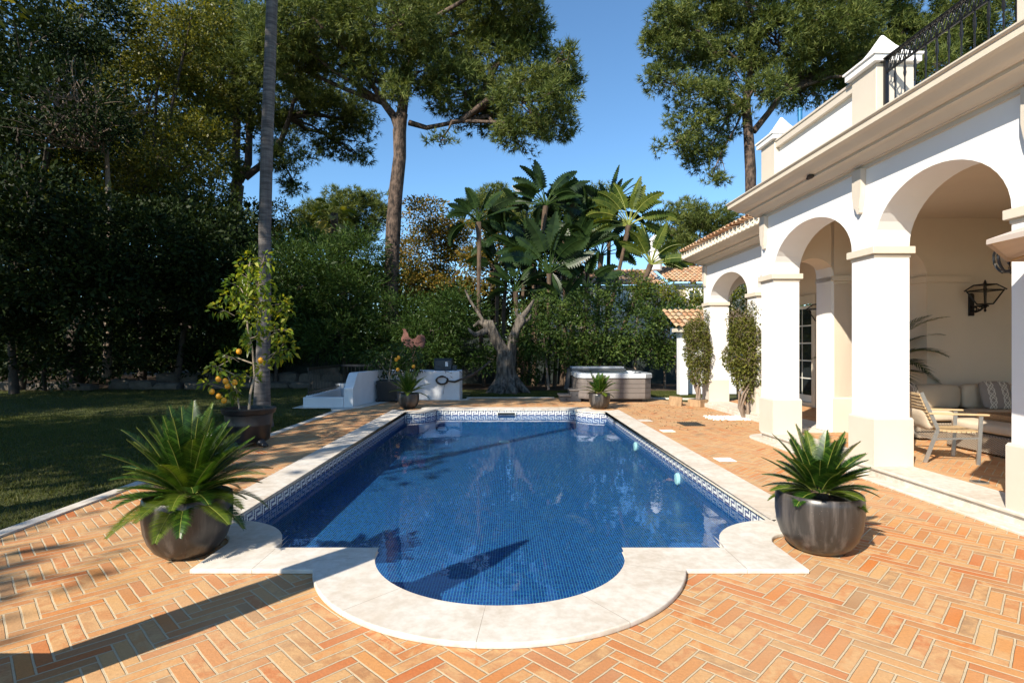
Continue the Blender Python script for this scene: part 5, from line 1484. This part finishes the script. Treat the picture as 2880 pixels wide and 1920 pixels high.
# --- slender palm trunk
def palm_bark():
    m, nt, bs = new_mat('palm_bark')
    s = nt.nodes.new('ShaderNodeSeparateXYZ'); nt.links.new(obj_co(nt), s.inputs[0])
    mp = nt.nodes.new('ShaderNodeMapping'); mp.inputs['Scale'].default_value = (3, 3, 26); nt.links.new(obj_co(nt), mp.inputs['Vector'])
    n = noise_n(nt, 1.0, 5, 0.65, mp.outputs[0]); 
    mp2 = nt.nodes.new('ShaderNodeMapping'); mp2.inputs['Scale'].default_value = (16, 16, 1.2); nt.links.new(obj_co(nt), mp2.inputs['Vector'])
    n2 = noise_n(nt, 1.0, 4, 0.6, mp2.outputs[0])
    c = ramp(nt, n, [(0.3, (0.05, 0.044, 0.042)), (0.5, (0.11, 0.098, 0.092)), (0.72, (0.19, 0.17, 0.155))])
    c = mixc(nt, 0.6, c, mixc(nt, 1.0, c, ramp(nt, n2, [(0.35, (0.5, 0.5, 0.5)), (0.6, (1.1, 1.1, 1.1))]), 'MULTIPLY'))
    nt.links.new(c, bs.inputs['Base Color']); bs.inputs['Roughness'].default_value = 0.9
    bump(nt, bs, mth(nt, 'ADD', n, mth(nt, 'MULTIPLY', n2, 0.6)), 0.9, 0.015)
    return m
M['palmbark'] = palm_bark()
Yp = 11.2
pb = at(738, VPY + EYE * FPX / Yp, Yp)
t = empty('palm_tree', tuple(pb), 'tall slender palm with smooth grey ringed trunk behind the lemon tree', 'palm tree')
pts = [at(736, 1200, Yp), at(737, 1150, Yp), at(738, 1060, Yp), at(744, 840, Yp), at(745, 640, Yp), at(751, 400, Yp), at(760, 160, Yp), at(765, 0, Yp), at(772, -250, Yp), at(778, -560, Yp)]
b = MB(); b.tube([p - pb for p in pts], [0.24, 0.17, 0.14, 0.122, 0.12, 0.118, 0.112, 0.108, 0.10, 0.095], 20, wob=0.05); b.build('trunk', M['palmbark'], t, smooth=60)
random.seed(4)
for k in range(16):
    make_frond(t, tuple(pts[-1] - pb), k * 2.4, R(random.uniform(-10, 75)), 1.7, R(80), 0.5, M['kentia'], 18, lw=0.05, start=0.4)
# --- strelitzia trees
def strel(bx, by, cx, cy, Y, nl, L, az, mat, label, seed, lo=5, hi=175, r=0.085):
    random.seed(seed); nl = int(nl * 1.7); L *= 0.95
    base = at(bx, VPY + EYE * FPX / Y, Y); top = at(cx, cy, Y)
    t = empty('strelitzia', tuple(base), label, 'strelitzia', 'giant strelitzias behind the old bare tree')
    b = MB(); m = base.lerp(top, 0.5) + Vector((random.uniform(-.15, .15), 0, 0))
    b.tube([Vector((0, 0, 0)), m - base, (top - base) * 0.85, top - base], [r * 1.1, r * 0.95, r, r * 1.5], 9, wob=0.3); b.build('trunk', M['fibre'], t, smooth=60)
    for k in range(nl):
        e = lo + (hi - lo) * (k + 0.5) / nl + random.uniform(-9, 9)
        a = R(az + random.uniform(-45, 45)); el = R(e)
        if e > 90: a += math.pi; el = math.pi - el
        n = random.randint(11, 15); LL = L * random.uniform(0.8, 1.15)
        V, F, P = frond_arrays(tuple(top - base), a, el, LL, R(random.uniform(20, 110) * (1.2 - math.sin(R(e)) * 0.7)), 0.33 * L / 2.2, n, vee=random.uniform(-.3, .25), lw=LL * 0.62 / n * 1.12, start=0.38, fwd=0.25, roll=R(random.choice((-1, 1)) * random.uniform(25, 80)))
        mb = MB(); mb.add(V, [f if f[3] != f[2] else f[:3] for f in F], 0); mb.tube(P, [0.028 * (1 - 0.8 * i / 14) for i in range(15)], 5, 1)
        mb.build('leaf', [mat, M['rachis'] if mat is M['banana_y'] else M['oleander']], t, smooth=0)
BL, BY_ = M['banana'], M['banana_y']
strel(1362, 0, 1345, 625, 22.6, 8, 1.9, 8, BL, 'leftmost giant strelitzia, one thin trunk with a dark fan against the sky', 1)
strel(1475, 0, 1535, 580, 23.5, 11, 2.1, 0, BL, 'tallest giant strelitzia, its dark fan topping all the others', 2)
strel(1470, 0, 1478, 640, 24.2, 9, 2.0, 30, BL, 'giant strelitzia standing close left of the tallest one', 3)
strel(1540, 0, 1545, 770, 22.4, 11, 2.5, -10, BL, 'low giant strelitzia with long upright leaves before the tallest one', 4, 35, 145)
strel(1640, 0, 1655, 640, 24.4, 10, 2.2, 15, BL, 'dark giant strelitzia right of the tallest one', 5)
strel(1590, 0, 1620, 720, 23.2, 10, 2.2, -25, BL, 'half hidden giant strelitzia with wide leaves in the middle of the group', 6, 25, 155)
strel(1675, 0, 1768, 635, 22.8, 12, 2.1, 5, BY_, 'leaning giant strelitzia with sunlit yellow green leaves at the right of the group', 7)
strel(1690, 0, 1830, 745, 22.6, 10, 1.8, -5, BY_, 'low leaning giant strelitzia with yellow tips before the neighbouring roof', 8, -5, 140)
strel(1395, 0, 1400, 760, 23.6, 8, 1.7, 20, BL, 'short giant strelitzia between the leftmost one and the old tree', 9, 25, 155)
strel(1700, 0, 1715, 600, 24.8, 9, 2.0, -15, BL, 'giant strelitzia behind the leaning sunlit one', 10)
strel(1620, 0, 1600, 620, 25.2, 10, 2.0, 40, BL, 'rearmost giant strelitzia filling the gap beside the tallest one', 12)
strel(1420, 0, 1425, 690, 24.0, 7, 1.9, 35, BL, 'giant strelitzia between the leftmost one and the tallest one', 21)
strel(1500, 0, 1500, 730, 23.0, 7, 2.1, 20, BL, 'giant strelitzia of middle height left of the low upright one', 22)
strel(1580, 0, 1585, 670, 23.8, 7, 2.1, -30, BL, 'giant strelitzia close right of the tallest one and a bit lower', 23)
strel(1665, 0, 1690, 720, 23.4, 7, 2.0, 25, BL, 'dark giant strelitzia left of the leaning sunlit one', 24)
strel(1640, 0, 1650, 810, 22.4, 6, 1.8, -15, BL, 'low dark giant strelitzia just above the hedge, right of the middle', 25)
strel(1460, 0, 1450, 820, 22.8, 6, 1.7, 10, BL, 'low dark giant strelitzia just above the old bare tree', 26)
strel(1560, 0, 1580, 860, 22.0, 7, 1.5, 0, BL, 'small dark giant strelitzia low among the trunks', 13, 30, 150)
# --- old pollarded tree
Yo = 19.9
ob_ = at(1428, 1101, Yo)
t = empty('old_tree', tuple(ob_), 'old bare tree with thick forked grey trunk and cut limbs behind the pool', 'tree')
def O(px, py, dy=0): return at(px, py, Yo + dy) - ob_
b = MB()
b.tube([O(1426, 1112), O(1427, 1098), O(1426, 1075), O(1424, 1040), O(1421, 1005), O(1423, 985)], [0.66, 0.56, 0.41, 0.34, 0.345, 0.33], 26, wob=0.3)
b.tube([O(1427, 1012), O(1414, 985), O(1398, 955), O(1384, 930), O(1374, 912), O(1362, 905)], [0.26, 0.20, 0.17, 0.18, 0.23, 0.12], 14, wob=0.5)
b.tube([O(1426, 1012), O(1439, 985), O(1445, 950), O(1454, 920), O(1463, 900), O(1468, 885)], [0.25, 0.19, 0.165, 0.16, 0.20, 0.11], 14, wob=0.5)
b.tube([O(1378, 925), O(1355, 935, -.2), O(1335, 942, -.3), O(1322, 930, -.3), O(1316, 922, -.3)], [0.13, 0.10, 0.08, 0.06, 0.03], 9, wob=0.3)
b.tube([O(1368, 915), O(1347, 905), O(1332, 918)], [0.12, 0.08, 0.05], 8, wob=0.3)
b.tube([O(1366, 912), O(1345, 880, .1), O(1322, 845, .2), O(1308, 815, .3)], [0.07, 0.055, 0.045, 0.03], 8)
b.tube([O(1465, 895), O(1480, 878), O(1493, 858), O(1502, 842)], [0.12, 0.09, 0.06, 0.035], 9, wob=0.3)
b.tube([O(1468, 905), O(1487, 898), O(1494, 884)], [0.09, 0.06, 0.03], 8, wob=0.3)
b.tube([O(1464, 900), O(1452, 880), O(1455, 868)], [0.08, 0.06, 0.03], 8, wob=0.3)
for a, w in ((200, .5), (-20, .55), (250, .45), (290, .5), (170, .4), (20, .4)):
    b.tube([Vector((0.2 * math.cos(R(a)), 0.2 * math.sin(R(a)), 0.55)), Vector((0.36 * math.cos(R(a)), 0.36 * math.sin(R(a)), 0.28)), Vector(((0.4 + w * .45) * math.cos(R(a)), (0.4 + w * .45) * math.sin(R(a)), 0.06)), Vector(((0.5 + w * .7) * math.cos(R(a)), (0.5 + w * .7) * math.sin(R(a)), -0.08))], [0.15, 0.16, 0.13, 0.04], 8, wob=0.3)
b.build('trunk', M['bark_grey'], t, smooth=60)
# --- broad leaved trees and shrubs
def bush(name, lobs, Y, mat, L, Wd, cov, cl, label, cat='shrub', group=None, bark=None, base_px=None, jit=1.0, r=0.05, sub=2, ry=0.85, trunks=None, up=0.3, lo=0.5):
    lob = W3(lobs, Y, jit, ry)
    px = base_px or sum(l[0] for l in lobs) / len(lobs)
    base = at(px, VPY + EYE * FPX / Y, Y)
    tr = trunks or [([tuple(base), tuple(base + Vector((random.uniform(-.2, .2), 0, (lob[0][2]) * 0.45)))], r * 1.6, r * 1.1)]
    return tree(name, tuple(base), tr, lob, mat, bark or M['bark_dark'], L, Wd, cov, cl, label, cat, group, r, sub=sub, up=up, lo=lo)
random.seed(31)
# left: deep shade under tall laurels
trb = at(215, 1078, 24)
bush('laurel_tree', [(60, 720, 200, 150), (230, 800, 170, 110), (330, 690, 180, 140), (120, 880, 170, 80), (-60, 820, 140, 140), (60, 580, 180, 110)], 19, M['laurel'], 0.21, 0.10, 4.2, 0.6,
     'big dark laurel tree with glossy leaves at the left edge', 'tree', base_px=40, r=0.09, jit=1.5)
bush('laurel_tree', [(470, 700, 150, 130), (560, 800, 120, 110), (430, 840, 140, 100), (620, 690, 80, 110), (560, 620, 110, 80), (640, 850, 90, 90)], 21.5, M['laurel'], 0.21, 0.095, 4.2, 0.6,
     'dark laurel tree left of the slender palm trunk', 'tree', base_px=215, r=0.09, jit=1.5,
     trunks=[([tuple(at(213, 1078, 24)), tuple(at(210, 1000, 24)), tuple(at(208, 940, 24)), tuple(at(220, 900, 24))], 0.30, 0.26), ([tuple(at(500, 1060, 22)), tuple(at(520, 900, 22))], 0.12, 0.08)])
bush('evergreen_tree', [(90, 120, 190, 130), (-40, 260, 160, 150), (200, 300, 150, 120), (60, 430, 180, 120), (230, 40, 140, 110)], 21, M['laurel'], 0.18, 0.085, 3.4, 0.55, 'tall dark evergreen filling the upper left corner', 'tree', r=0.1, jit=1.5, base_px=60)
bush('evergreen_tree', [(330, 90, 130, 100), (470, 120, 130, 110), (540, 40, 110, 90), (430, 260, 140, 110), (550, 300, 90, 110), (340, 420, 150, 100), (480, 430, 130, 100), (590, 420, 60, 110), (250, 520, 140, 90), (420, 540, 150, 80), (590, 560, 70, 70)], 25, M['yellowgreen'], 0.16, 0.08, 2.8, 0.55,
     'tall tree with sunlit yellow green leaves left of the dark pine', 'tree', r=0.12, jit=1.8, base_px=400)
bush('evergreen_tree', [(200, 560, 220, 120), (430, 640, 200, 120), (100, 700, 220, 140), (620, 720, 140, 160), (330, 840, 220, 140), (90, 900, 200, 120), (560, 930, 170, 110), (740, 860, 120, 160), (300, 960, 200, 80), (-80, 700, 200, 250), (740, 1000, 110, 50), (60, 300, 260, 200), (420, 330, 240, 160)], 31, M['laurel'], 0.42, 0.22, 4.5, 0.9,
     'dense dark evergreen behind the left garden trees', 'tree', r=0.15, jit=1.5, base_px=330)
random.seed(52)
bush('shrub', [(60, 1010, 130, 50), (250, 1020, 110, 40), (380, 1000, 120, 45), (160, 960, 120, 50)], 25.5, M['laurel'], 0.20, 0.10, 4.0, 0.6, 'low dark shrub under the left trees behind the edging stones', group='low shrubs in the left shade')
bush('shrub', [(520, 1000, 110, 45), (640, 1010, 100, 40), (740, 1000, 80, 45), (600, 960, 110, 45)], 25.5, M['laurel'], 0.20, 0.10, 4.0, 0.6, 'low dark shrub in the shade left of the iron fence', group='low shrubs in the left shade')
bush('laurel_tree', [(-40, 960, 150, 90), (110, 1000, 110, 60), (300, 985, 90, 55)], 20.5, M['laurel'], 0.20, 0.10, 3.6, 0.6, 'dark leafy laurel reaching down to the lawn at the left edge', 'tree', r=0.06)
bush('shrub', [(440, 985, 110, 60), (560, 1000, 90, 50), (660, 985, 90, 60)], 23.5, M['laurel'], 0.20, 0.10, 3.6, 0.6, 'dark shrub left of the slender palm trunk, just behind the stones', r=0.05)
# bare twiggy tree
random.seed(77)
tb_ = at(300, 1060, 22)
t = empty('bare_tree', tuple(tb_), 'bare brown twiggy tree showing through the leaves at upper left', 'tree')
b = MB()
st_ = at(300, 420, 22) - tb_
b.tube([(0, 0, 0), st_ * 0.5 + Vector((.2, 0, 0)), st_], [0.16, 0.12, 0.08], 8, wob=.2)
for k in range(150):
    s = st_ + Vector((random.uniform(-.8, .8), random.uniform(-1.8, -0.4), random.uniform(-.5, 1.5))); d = Vector((random.uniform(-1, 1), random.uniform(-.8, .2), random.uniform(-.1, 1.0))).normalized(); pts = [st_ + (s - st_) * .3, s]
    for j in range(5): d = (d + Vector((random.uniform(-.45, .45), random.uniform(-.3, .3), random.uniform(-.3, .35)))).normalized(); pts.append(pts[-1] + d * random.uniform(.2, .5))
    b.tube(pts, [0.03, 0.022, 0.016, 0.012, 0.009, 0.006, 0.004], 4)
b.build('branches', M['twig'], t, smooth=60)
random.seed(41)
bush('oleander', [(790, 740, 80, 70), (740, 830, 90, 110), (860, 800, 90, 100), (790, 930, 110, 90), (700, 960, 80, 80)], 22.5, M['oleander'], 0.22, 0.042, 3.2, 0.5, 'tall dark oleander right behind the slender palm trunk', group='oleanders behind the white garden wall', r=0.05)
bush('oleander', [(935, 730, 70, 80), (1010, 700, 60, 80), (980, 820, 100, 80), (900, 880, 90, 80), (1040, 800, 60, 80), (960, 950, 120, 70)], 22.5, M['oleander'], 0.22, 0.042, 3.2, 0.5, 'tall feathery oleander left of the centre pine trunk', group='oleanders behind the white garden wall', r=0.05)
bush('oleander', [(1130, 900, 110, 80), (1220, 930, 100, 70), (1080, 990, 110, 50), (1200, 1000, 120, 50), (1290, 880, 80, 70), (1320, 970, 80, 70)], 21.8, M['oleander'], 0.19, 0.042, 3.4, 0.45, 'dark rounded oleander between the rooster and the old bare tree', group='oleanders behind the white garden wall', r=0.05)
bush('shrub', [(775, 600, 45, 40), (740, 640, 60, 40), (820, 650, 60, 40), (700, 600, 40, 34)], 33, M['yellowgreen'], 0.17, 0.08, 2.6, 0.5, 'pale yellowish shrub top far behind the slender palm trunk', r=0.05)
bush('orange_leaved_tree', [(1185, 610, 70, 40), (1255, 640, 70, 42), (1190, 710, 90, 60), (1300, 700, 60, 60), (1160, 800, 80, 60), (1265, 800, 70, 60), (1345, 760, 50, 70), (1390, 640, 40, 50)], 26, M['orange_tree'], 0.14, 0.075, 4.2, 0.55, 'tree with orange brown autumn leaves right of the centre pine trunk', 'tree', r=0.07, sub=4)
# skirted fan palm far left
random.seed(15)
pt_ = at(940, 600, 38); pbb = at(935, VPY + EYE * FPX / 38, 38)
t = empty('fan_palm', tuple(pbb), 'fan palm with a skirt of dry hanging leaves far behind', 'palm tree')
b = MB(); b.tube([Vector((0, 0, 0)), pt_ - pbb], [0.3, 0.25], 9); b.build('trunk', M['fibre'], t)
M['dryleaf'] = leafmat('dry_palm_leaves', [(0.22, 0.17, 0.08), (0.36, 0.30, 0.13), (0.28, 0.28, 0.08)], 0.7, 0.3)
for k in range(34):
    e = -70 + 120 * (k / 34); az = k * 2.4
    make_frond(t, tuple(pt_ - pbb + Vector((0, 0, -1.6 + 1.8 * k / 34))), az, R(e), 1.5, R(60), 0.55, M['dryleaf'] if k < 24 else M['hedge_y'], 9, lw=0.12, start=0.5)
# right hedge of glossy shrubs
hd = [([(1520, 880, 70, 55), (1580, 920, 70, 55), (1500, 960, 70, 60), (1570, 1000, 70, 45)], M['hedge'], 'glossy green shrub right of the old bare tree, behind the tub steps'),
      ([(1660, 860, 70, 50), (1640, 930, 80, 60), (1700, 980, 80, 50), (1620, 1000, 60, 40)], M['hedge'], 'glossy green shrub behind the left half of the hot tub'),
      ([(1770, 830, 70, 55), (1790, 915, 80, 55), (1750, 980, 70, 45), (1830, 990, 70, 40)], M['hedge'], 'glossy green shrub behind the right half of the hot tub'),
      ([(1890, 880, 70, 45), (1880, 930, 80, 60), (1910, 1000, 70, 40), (1960, 960, 50, 60)], M['hedge'], 'glossy green shrub between the hot tub and the villa'),
      ([(1450, 990, 60, 50), (1480, 1040, 50, 34), (1380, 1010, 60, 40)], M['oleander'], 'low dark shrub just behind the old bare tree')]
for l, m_, lab in hd:
    bush('shrub', l, 20.8, m_, 0.125, 0.065, 2.9, 0.32, lab, group='shrubs of the far hedge', r=0.035, jit=0.5, sub=3, bark=M['twig'])
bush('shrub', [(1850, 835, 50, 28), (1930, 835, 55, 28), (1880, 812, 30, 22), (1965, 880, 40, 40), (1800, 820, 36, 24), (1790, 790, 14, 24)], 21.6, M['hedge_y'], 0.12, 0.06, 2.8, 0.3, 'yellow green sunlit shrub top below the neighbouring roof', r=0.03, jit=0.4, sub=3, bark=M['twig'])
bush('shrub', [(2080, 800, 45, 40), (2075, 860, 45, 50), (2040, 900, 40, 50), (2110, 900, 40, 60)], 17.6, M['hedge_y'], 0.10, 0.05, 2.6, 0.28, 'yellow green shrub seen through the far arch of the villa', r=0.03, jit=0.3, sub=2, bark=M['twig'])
# climbing shrubs on the villa
def climber(base, lobes, label, seed, n_tw=220):
    random.seed(seed)
    t = empty('climbing_shrub', base, label, 'shrub', 'climbing shrubs on the villa')
    bo = np.array(base); ps, ds = [], []
    b = MB()
    for k in range(6):
        a = random.uniform(0, 6.28); rr = random.uniform(.02, .07)
        b.tube([(rr * math.cos(a), rr * math.sin(a), -0.01), (-0.06 + rr * 1.5 * math.cos(a + 1), rr * 1.5 * math.sin(a + 1), .25), (-.08 + rr * 2 * math.cos(a + 2), rr * 2 * math.sin(a + 2), .55), (rr * 3.5 * math.cos(a + 3), rr * 3 * math.sin(a + 3), .95)], [.035, .03, .024, .012], 7, wob=.2)
    for (x, y, z, rx, ry, rz, n) in lobes:
        P, D = shell((x, y, z), (rx, ry, rz), n, 0.35); ps.append(P); ds.append(D + rng.normal(size=D.shape) * .8)
        k = int(n_tw * rx * rz / 0.2)
        Q, E = shell((x, y, z), (rx, ry, rz), k, 0.3)
        for q, e in zip(Q, E):
            q = Vector(q); d = Vector(rng.normal(size=3)).normalized() + Vector((0, 0, .3))
            b.tube([q, q + d * .07, q + d * .13 + Vector(rng.normal(size=3)) * .03], [.005, .004, .002], 4)
    b.build('stems', M['twig'], t, smooth=60)
    P = np.concatenate(ps); D = np.concatenate(ds)
    V, F = leaves_arrays(P, D, 0.055 * rng.uniform(.6, 1.4, len(P)), 0.032, 0.05, 0.2)
    npmesh('foliage', V, F, M['boug'], t)
climber((5.10, 14.9, 0.19), [(-.05, 0, 1.75, .34, .28, .42, 3000), (0, 0, 1.25, .38, .30, .5, 3000), (.02, 0, .75, .30, .24, .4, 1500), (0.15, 0.05, 2.2, .16, .15, .25, 200)], 'tall brownish climbing shrub in the wooden planter, left of the two', 5)
climber((5.30, 12.35, 0.0), [(0, 0, 1.85, .42, .26, .42, 4000), (-.05, 0, 1.35, .48, .30, .45, 4000), (.05, 0, .95, .38, .27, .35, 2000), (.1, 0, .6, .25, .18, .25, 350), (0.2, 0, 2.35, .22, .18, .28, 400), (-.2, 0.02, 2.2, .25, .12, .25, 180)], 'larger climbing shrub with twisted pale stem, right of the two', 6)
# gravel patch
gp = B(5.25, 12.3)
gv = rng.normal(size=(900, 2)) * np.array([0.30, 0.22]); gv = gv[(np.abs(gv[:, 0]) < .6) & (np.abs(gv[:, 1]) < .42)]
b = MB()
for (x, y) in gv:
    s = random.uniform(.012, .026); b.sphere((gp.x + x, gp.y + y, s * .4), s, 5, 3, (1, 1, .6))
tag(b.build('gravel', M['white'], smooth=60), 'white gravel around the foot of the climbing shrub', 'gravel', kind='stuff')
# fallen leaves
M['litter'] = simple('fallen_leaf', (0.14, 0.10, 0.05), 0.8, var=0.5, scale=3)
n = 260; P = np.stack([rng.uniform(3.0, 5.4, n), rng.uniform(10.5, 16, n), np.full(n, 0.006)], 1)
V, F = leaves_arrays(P, np.stack([rng.normal(size=n), rng.normal(size=n), np.abs(rng.normal(size=n)) * .1], 1), 0.045, 0.025, 0.1, 0.02)
V[:, 2] = np.maximum(V[:, 2], 0.004)
tag(npmesh('fallen_leaves', V, F, M['litter']), 'scattered dry leaves on the bricks by the villa', 'leaves', kind='stuff')

# --- edging stones and far screen
M['rock'] = simple('rough_edging_stone', (0.10, 0.083, 0.066), 0.9, var=0.3, scale=5, bmp=0.9, bscale=12, bdist=0.03)
random.seed(61)
k = 0
def rock(x, y, sx, sy, sz, lab):
    b = MB(); tmp = bmesh.new(); bmesh.ops.create_cube(tmp, size=2); bmesh.ops.subdivide_edges(tmp, edges=tmp.edges[:], cuts=3, use_grid_fill=True)
    o = Vector((random.uniform(0, 99), random.uniform(0, 99), 0))
    for v in tmp.verts:
        p = v.co; n_ = (abs(p.x) ** 5 + abs(p.y) ** 5 + abs(p.z) ** 5) ** .2; p /= n_
        p += Vector((noise.noise(p + o), noise.noise(p + o + Vector((9, 0, 0))), noise.noise(p + o + Vector((0, 9, 0))))) * .22
        v.co = p
    b.add([(v.co.x * sx, v.co.y * sy, v.co.z * sz + sz * .7) for v in tmp.verts], [tuple(q.index for q in f.verts) for f in tmp.faces]); tmp.free()
    tag(b.build('edging_stone', M['rock'], smooth=50, loc=(x, y, -0.03)), lab, 'stone', 'rough stones edging the shaded lawn')
for i in range(15):
    x = -20.0 + i * 0.98; y = 21.9 + 0.4 * math.sin(i * .7) - (1.0 if i < 5 else 0)
    rock(x, y, random.uniform(.38, .55), .3, random.uniform(.13, .22), 'rough pale stone in the lower row edging the shaded lawn')
for i in range(9):
    x = -14.0 + i * 0.98
    rock(x, 22.9 + random.uniform(-.1, .1), .47, .3, .34, 'larger rough stone in the upper row behind the shaded lawn')
M['screen'] = simple('dark_green_screen', (0.012, 0.02, 0.018), 0.8, var=0.3)
t = empty('garden_fence', (2, 24.5, 0), 'dark green screened fence at the back of the garden', 'fence')
b = MB(); b.box(-12, 8.5, -.02, .02, 0, 2.0); b.build('screen', M['screen'], t)
for i in range(9):
    b = MB(); b.tube([(-12 + i * 2.5, -.05, 0), (-12 + i * 2.5, -.05, 2.1)], 0.03, 6); b.build('post', M['black'], t)
random.seed(43)
bush('evergreen_tree', [(760, 800, 130, 110), (900, 820, 140, 100), (1050, 830, 140, 100), (820, 940, 160, 90), (1010, 950, 160, 90), (1190, 880, 120, 100), (1190, 980, 130, 70), (700, 930, 120, 110), (880, 720, 90, 70)], 29, M['oleander'], 0.30, 0.15, 3.6, 0.8, 'dark broad tree behind the oleanders, left of the orange brown tree', 'tree', r=0.1, jit=1)
bush('evergreen_tree', [(1340, 860, 90, 80), (1440, 840, 100, 90), (1560, 860, 110, 80), (1380, 960, 110, 70), (1500, 970, 110, 60), (1420, 740, 60, 60), (1530, 740, 70, 70), (1600, 700, 50, 60)], 27.5, M['laurel'], 0.24, 0.12, 2.8, 0.7, 'green tree filling the gaps behind the giant strelitzias', 'tree', r=0.08, jit=1)
# far wood
lob = []
for i in range(34):
    x = -75 + i * 4.6 + random.uniform(-1, 1); lob.append((x, 66 + random.uniform(-4, 4), 3.2, 4.0, 3, random.uniform(4.4, 6.5)))
P, D, _ = foliage(lob, 0.7, 0.4, 2.0, 1.4)
V, F = leaves_arrays(P, D, 0.75, 0.4, 0.1, 0.1)
tag(npmesh('woodland', V, F, M['distant']), 'belt of far trees behind the gardens', 'wood', kind='stuff')

# --- neighbouring house
M['beige'] = simple('beige_house_wall', (0.55, 0.46, 0.34), 0.8, var=0.05)
nh = empty('neighbour_house', (11, 37, 0), 'beige house with pale tiled roof and white chimney behind the hedge', 'house')
def nb_(mb, name, mat, **kw):
    mb.v = [(x - 11, y - 37, z) for x, y, z in mb.v]; return mb.build(name, mat, nh, **kw)
b = MB(); b.box(3.2, 10.7, 37.2, 45, 0, 5.75); b.box(10.7, 17, 36.0, 45, 0, 5.75); nb_(b, 'wall', M['beige'], smooth=0)
b = MB(); b.box(10.55, 17.2, 35.8, 35.99, 5.55, 5.68); b.box(3, 10.5, 37.0, 37.19, 5.5, 5.62); b.box(10.5, 10.69, 35.9, 37.3, 0, 5.6); nb_(b, 'white_trim', M['white'])
def rt(x0, x1, y0, z0, rows, slope):
    b = MB(); roof_tiles(b, y0, x0, x1, z0, rows, slope, pitch=0.30, axis='u', rl=0.5); nb_(b, 'roof_tiles', M['tiles'], smooth=40)
rt(10.3, 17.4, 35.5, 5.8, 9, R(20)); rt(2.8, 10.6, 36.7, 5.75, 9, R(20))
b = MB(); b.add([(10.3, 35.5, 5.8), (17.4, 35.5, 5.8), (17.4, 40, 7.45), (10.3, 40, 7.45), (2.8, 36.7, 5.75), (10.3, 36.7, 5.75), (10.3, 41, 7.35), (2.8, 41, 7.35)], [(0, 1, 2, 3), (4, 5, 6, 7)]); nb_(b, 'roof', M['tiles'], smooth=0)
for (x, z, w, h, y) in ((12.05, 5.0, .62, .55, 35.98), (7.55, 4.7, 1.0, 1.0, 37.18), (4.1, 3.9, .8, 1.0, 37.18), (5.6, 4.5, .8, 1.0, 37.18)):
    b = MB()
    for a, c, d, e in ((x - w / 2 - .22, x + w / 2 + .22, z - h / 2 - .2, z - h / 2), (x - w / 2 - .22, x + w / 2 + .22, z + h / 2, z + h / 2 + .2), (x - w / 2 - .22, x - w / 2, z - h / 2, z + h / 2), (x + w / 2, x + w / 2 + .22, z - h / 2, z + h / 2), (x - .05, x + .05, z - h / 2, z + h / 2)): b.box(a, c, y - .06, y, d, e)
    o = nb_(b, 'window_frame', M['white'], smooth=0)
    b = MB(); b.box(x - w / 2, x + w / 2, y - .02, y - .005, z - h / 2, z + h / 2); g = nb_(b, 'pane', M['glass'], smooth=0); g.parent = o
b = MB(); b.lathe([(0.40, 6.8), (0.42, 7.4), (0.50, 7.75), (0.42, 7.8), (0.40, 8.0), (0.50, 8.05), (0.52, 8.15), (0.42, 8.2)], (9.95, 37.4, 0), 20)
for k in range(12):
    a = k * math.pi / 6; b.box(9.95 + .36 * math.cos(a) - .04, 9.95 + .36 * math.cos(a) + .04, 37.4 + .36 * math.sin(a) - .04, 37.4 + .36 * math.sin(a) + .04, 8.2, 8.75)
b.lathe([(0.46, 8.75), (0.46, 8.82), (0.34, 8.95), (0.14, 9.15), (0.08, 9.25), (0.10, 9.35), (0.02, 9.5)], (9.95, 37.4, 0), 20)
nb_(b, 'chimney', M['white'], smooth=40)
# small tiled outbuilding behind the wing
sh = at(1950, 1100, 18.6)
so2 = empty('garden_shed', (sh.x, 18.6, 0), 'small white outbuilding with clay tile eave behind the left climbing shrub', 'shed')
b = MB(); b.box(-.45, -.18, 0, .35, 0, 2.1); b.box(-.18, 1.8, 0.35, .5, 0, 2.1); b.build('wall', M['white2'], so2, smooth=0)
b = MB(); b.box(-.62, 1.8, -.22, .34, 2.101, 2.22); b.build('eave_beam', M['cream'], so2, smooth=0)
b = MB(); roof_tiles(b, -.35, -.7, 1.8, 2.23, 5, R(22), pitch=0.2, axis='u'); b.build('roof_tiles', M['tiles'], so2, smooth=40)
# trees outside the frame on the left that shade the garden
random.seed(91)
def shade_tree(x, y, z, r, cov, seed):
    base = (x - .5, y, -0.03)
    lob = [(x + random.uniform(-.6, .6) * r, y + random.uniform(-.6, .6) * r, z + random.uniform(-.3, .4) * r, r * .6, r * .6, r * .4) for _ in range(7)]
    tree('shade_tree', base, [([base, (x - .2, y, z * .4), (x, y, z * .7)], 0.25, 0.15)], lob, M['yellowgreen'], M['bark_dark'], 0.28, 0.14, cov, 0.7, 'tree outside the frame that shades the left lawn', 'tree', 'trees outside the frame on the left', 0.08, sub=2)
shade_tree(-12.6, 0.3, 7.6, 3.2, 1.8, 1)
shade_tree(-12.6, 6.0, 8.0, 3.4, 2.0, 2)
shade_tree(-17.0, 0.5, 8.0, 4.2, 1.6, 3)
shade_tree(-20.5, 8.0, 8.5, 5.0, 2.6, 4)
shade_tree(-11.8, -5.2, 7.8, 2.4, 0.8, 5)
shade_tree(-16.0, 10.5, 9.0, 4.0, 2.4, 6)
shade_tree(-11.6, 4.2, 12.5, 3.7, 1.7, 7)
# second bare trunk outside the frame whose shadow crosses the pool
t = empty('palm_tree', (-7.4, 2.5, -0.03), 'palm trunk outside the frame on the left', 'palm tree')
b = MB(); b.tube([(0, 0, 0), (0.1, 0, 4), (0.05, 0.05, 9), (0.2, 0, 14.5)], [0.17, 0.14, 0.12, 0.11], 10); b.build('trunk', M['palmbark'], t, smooth=60)
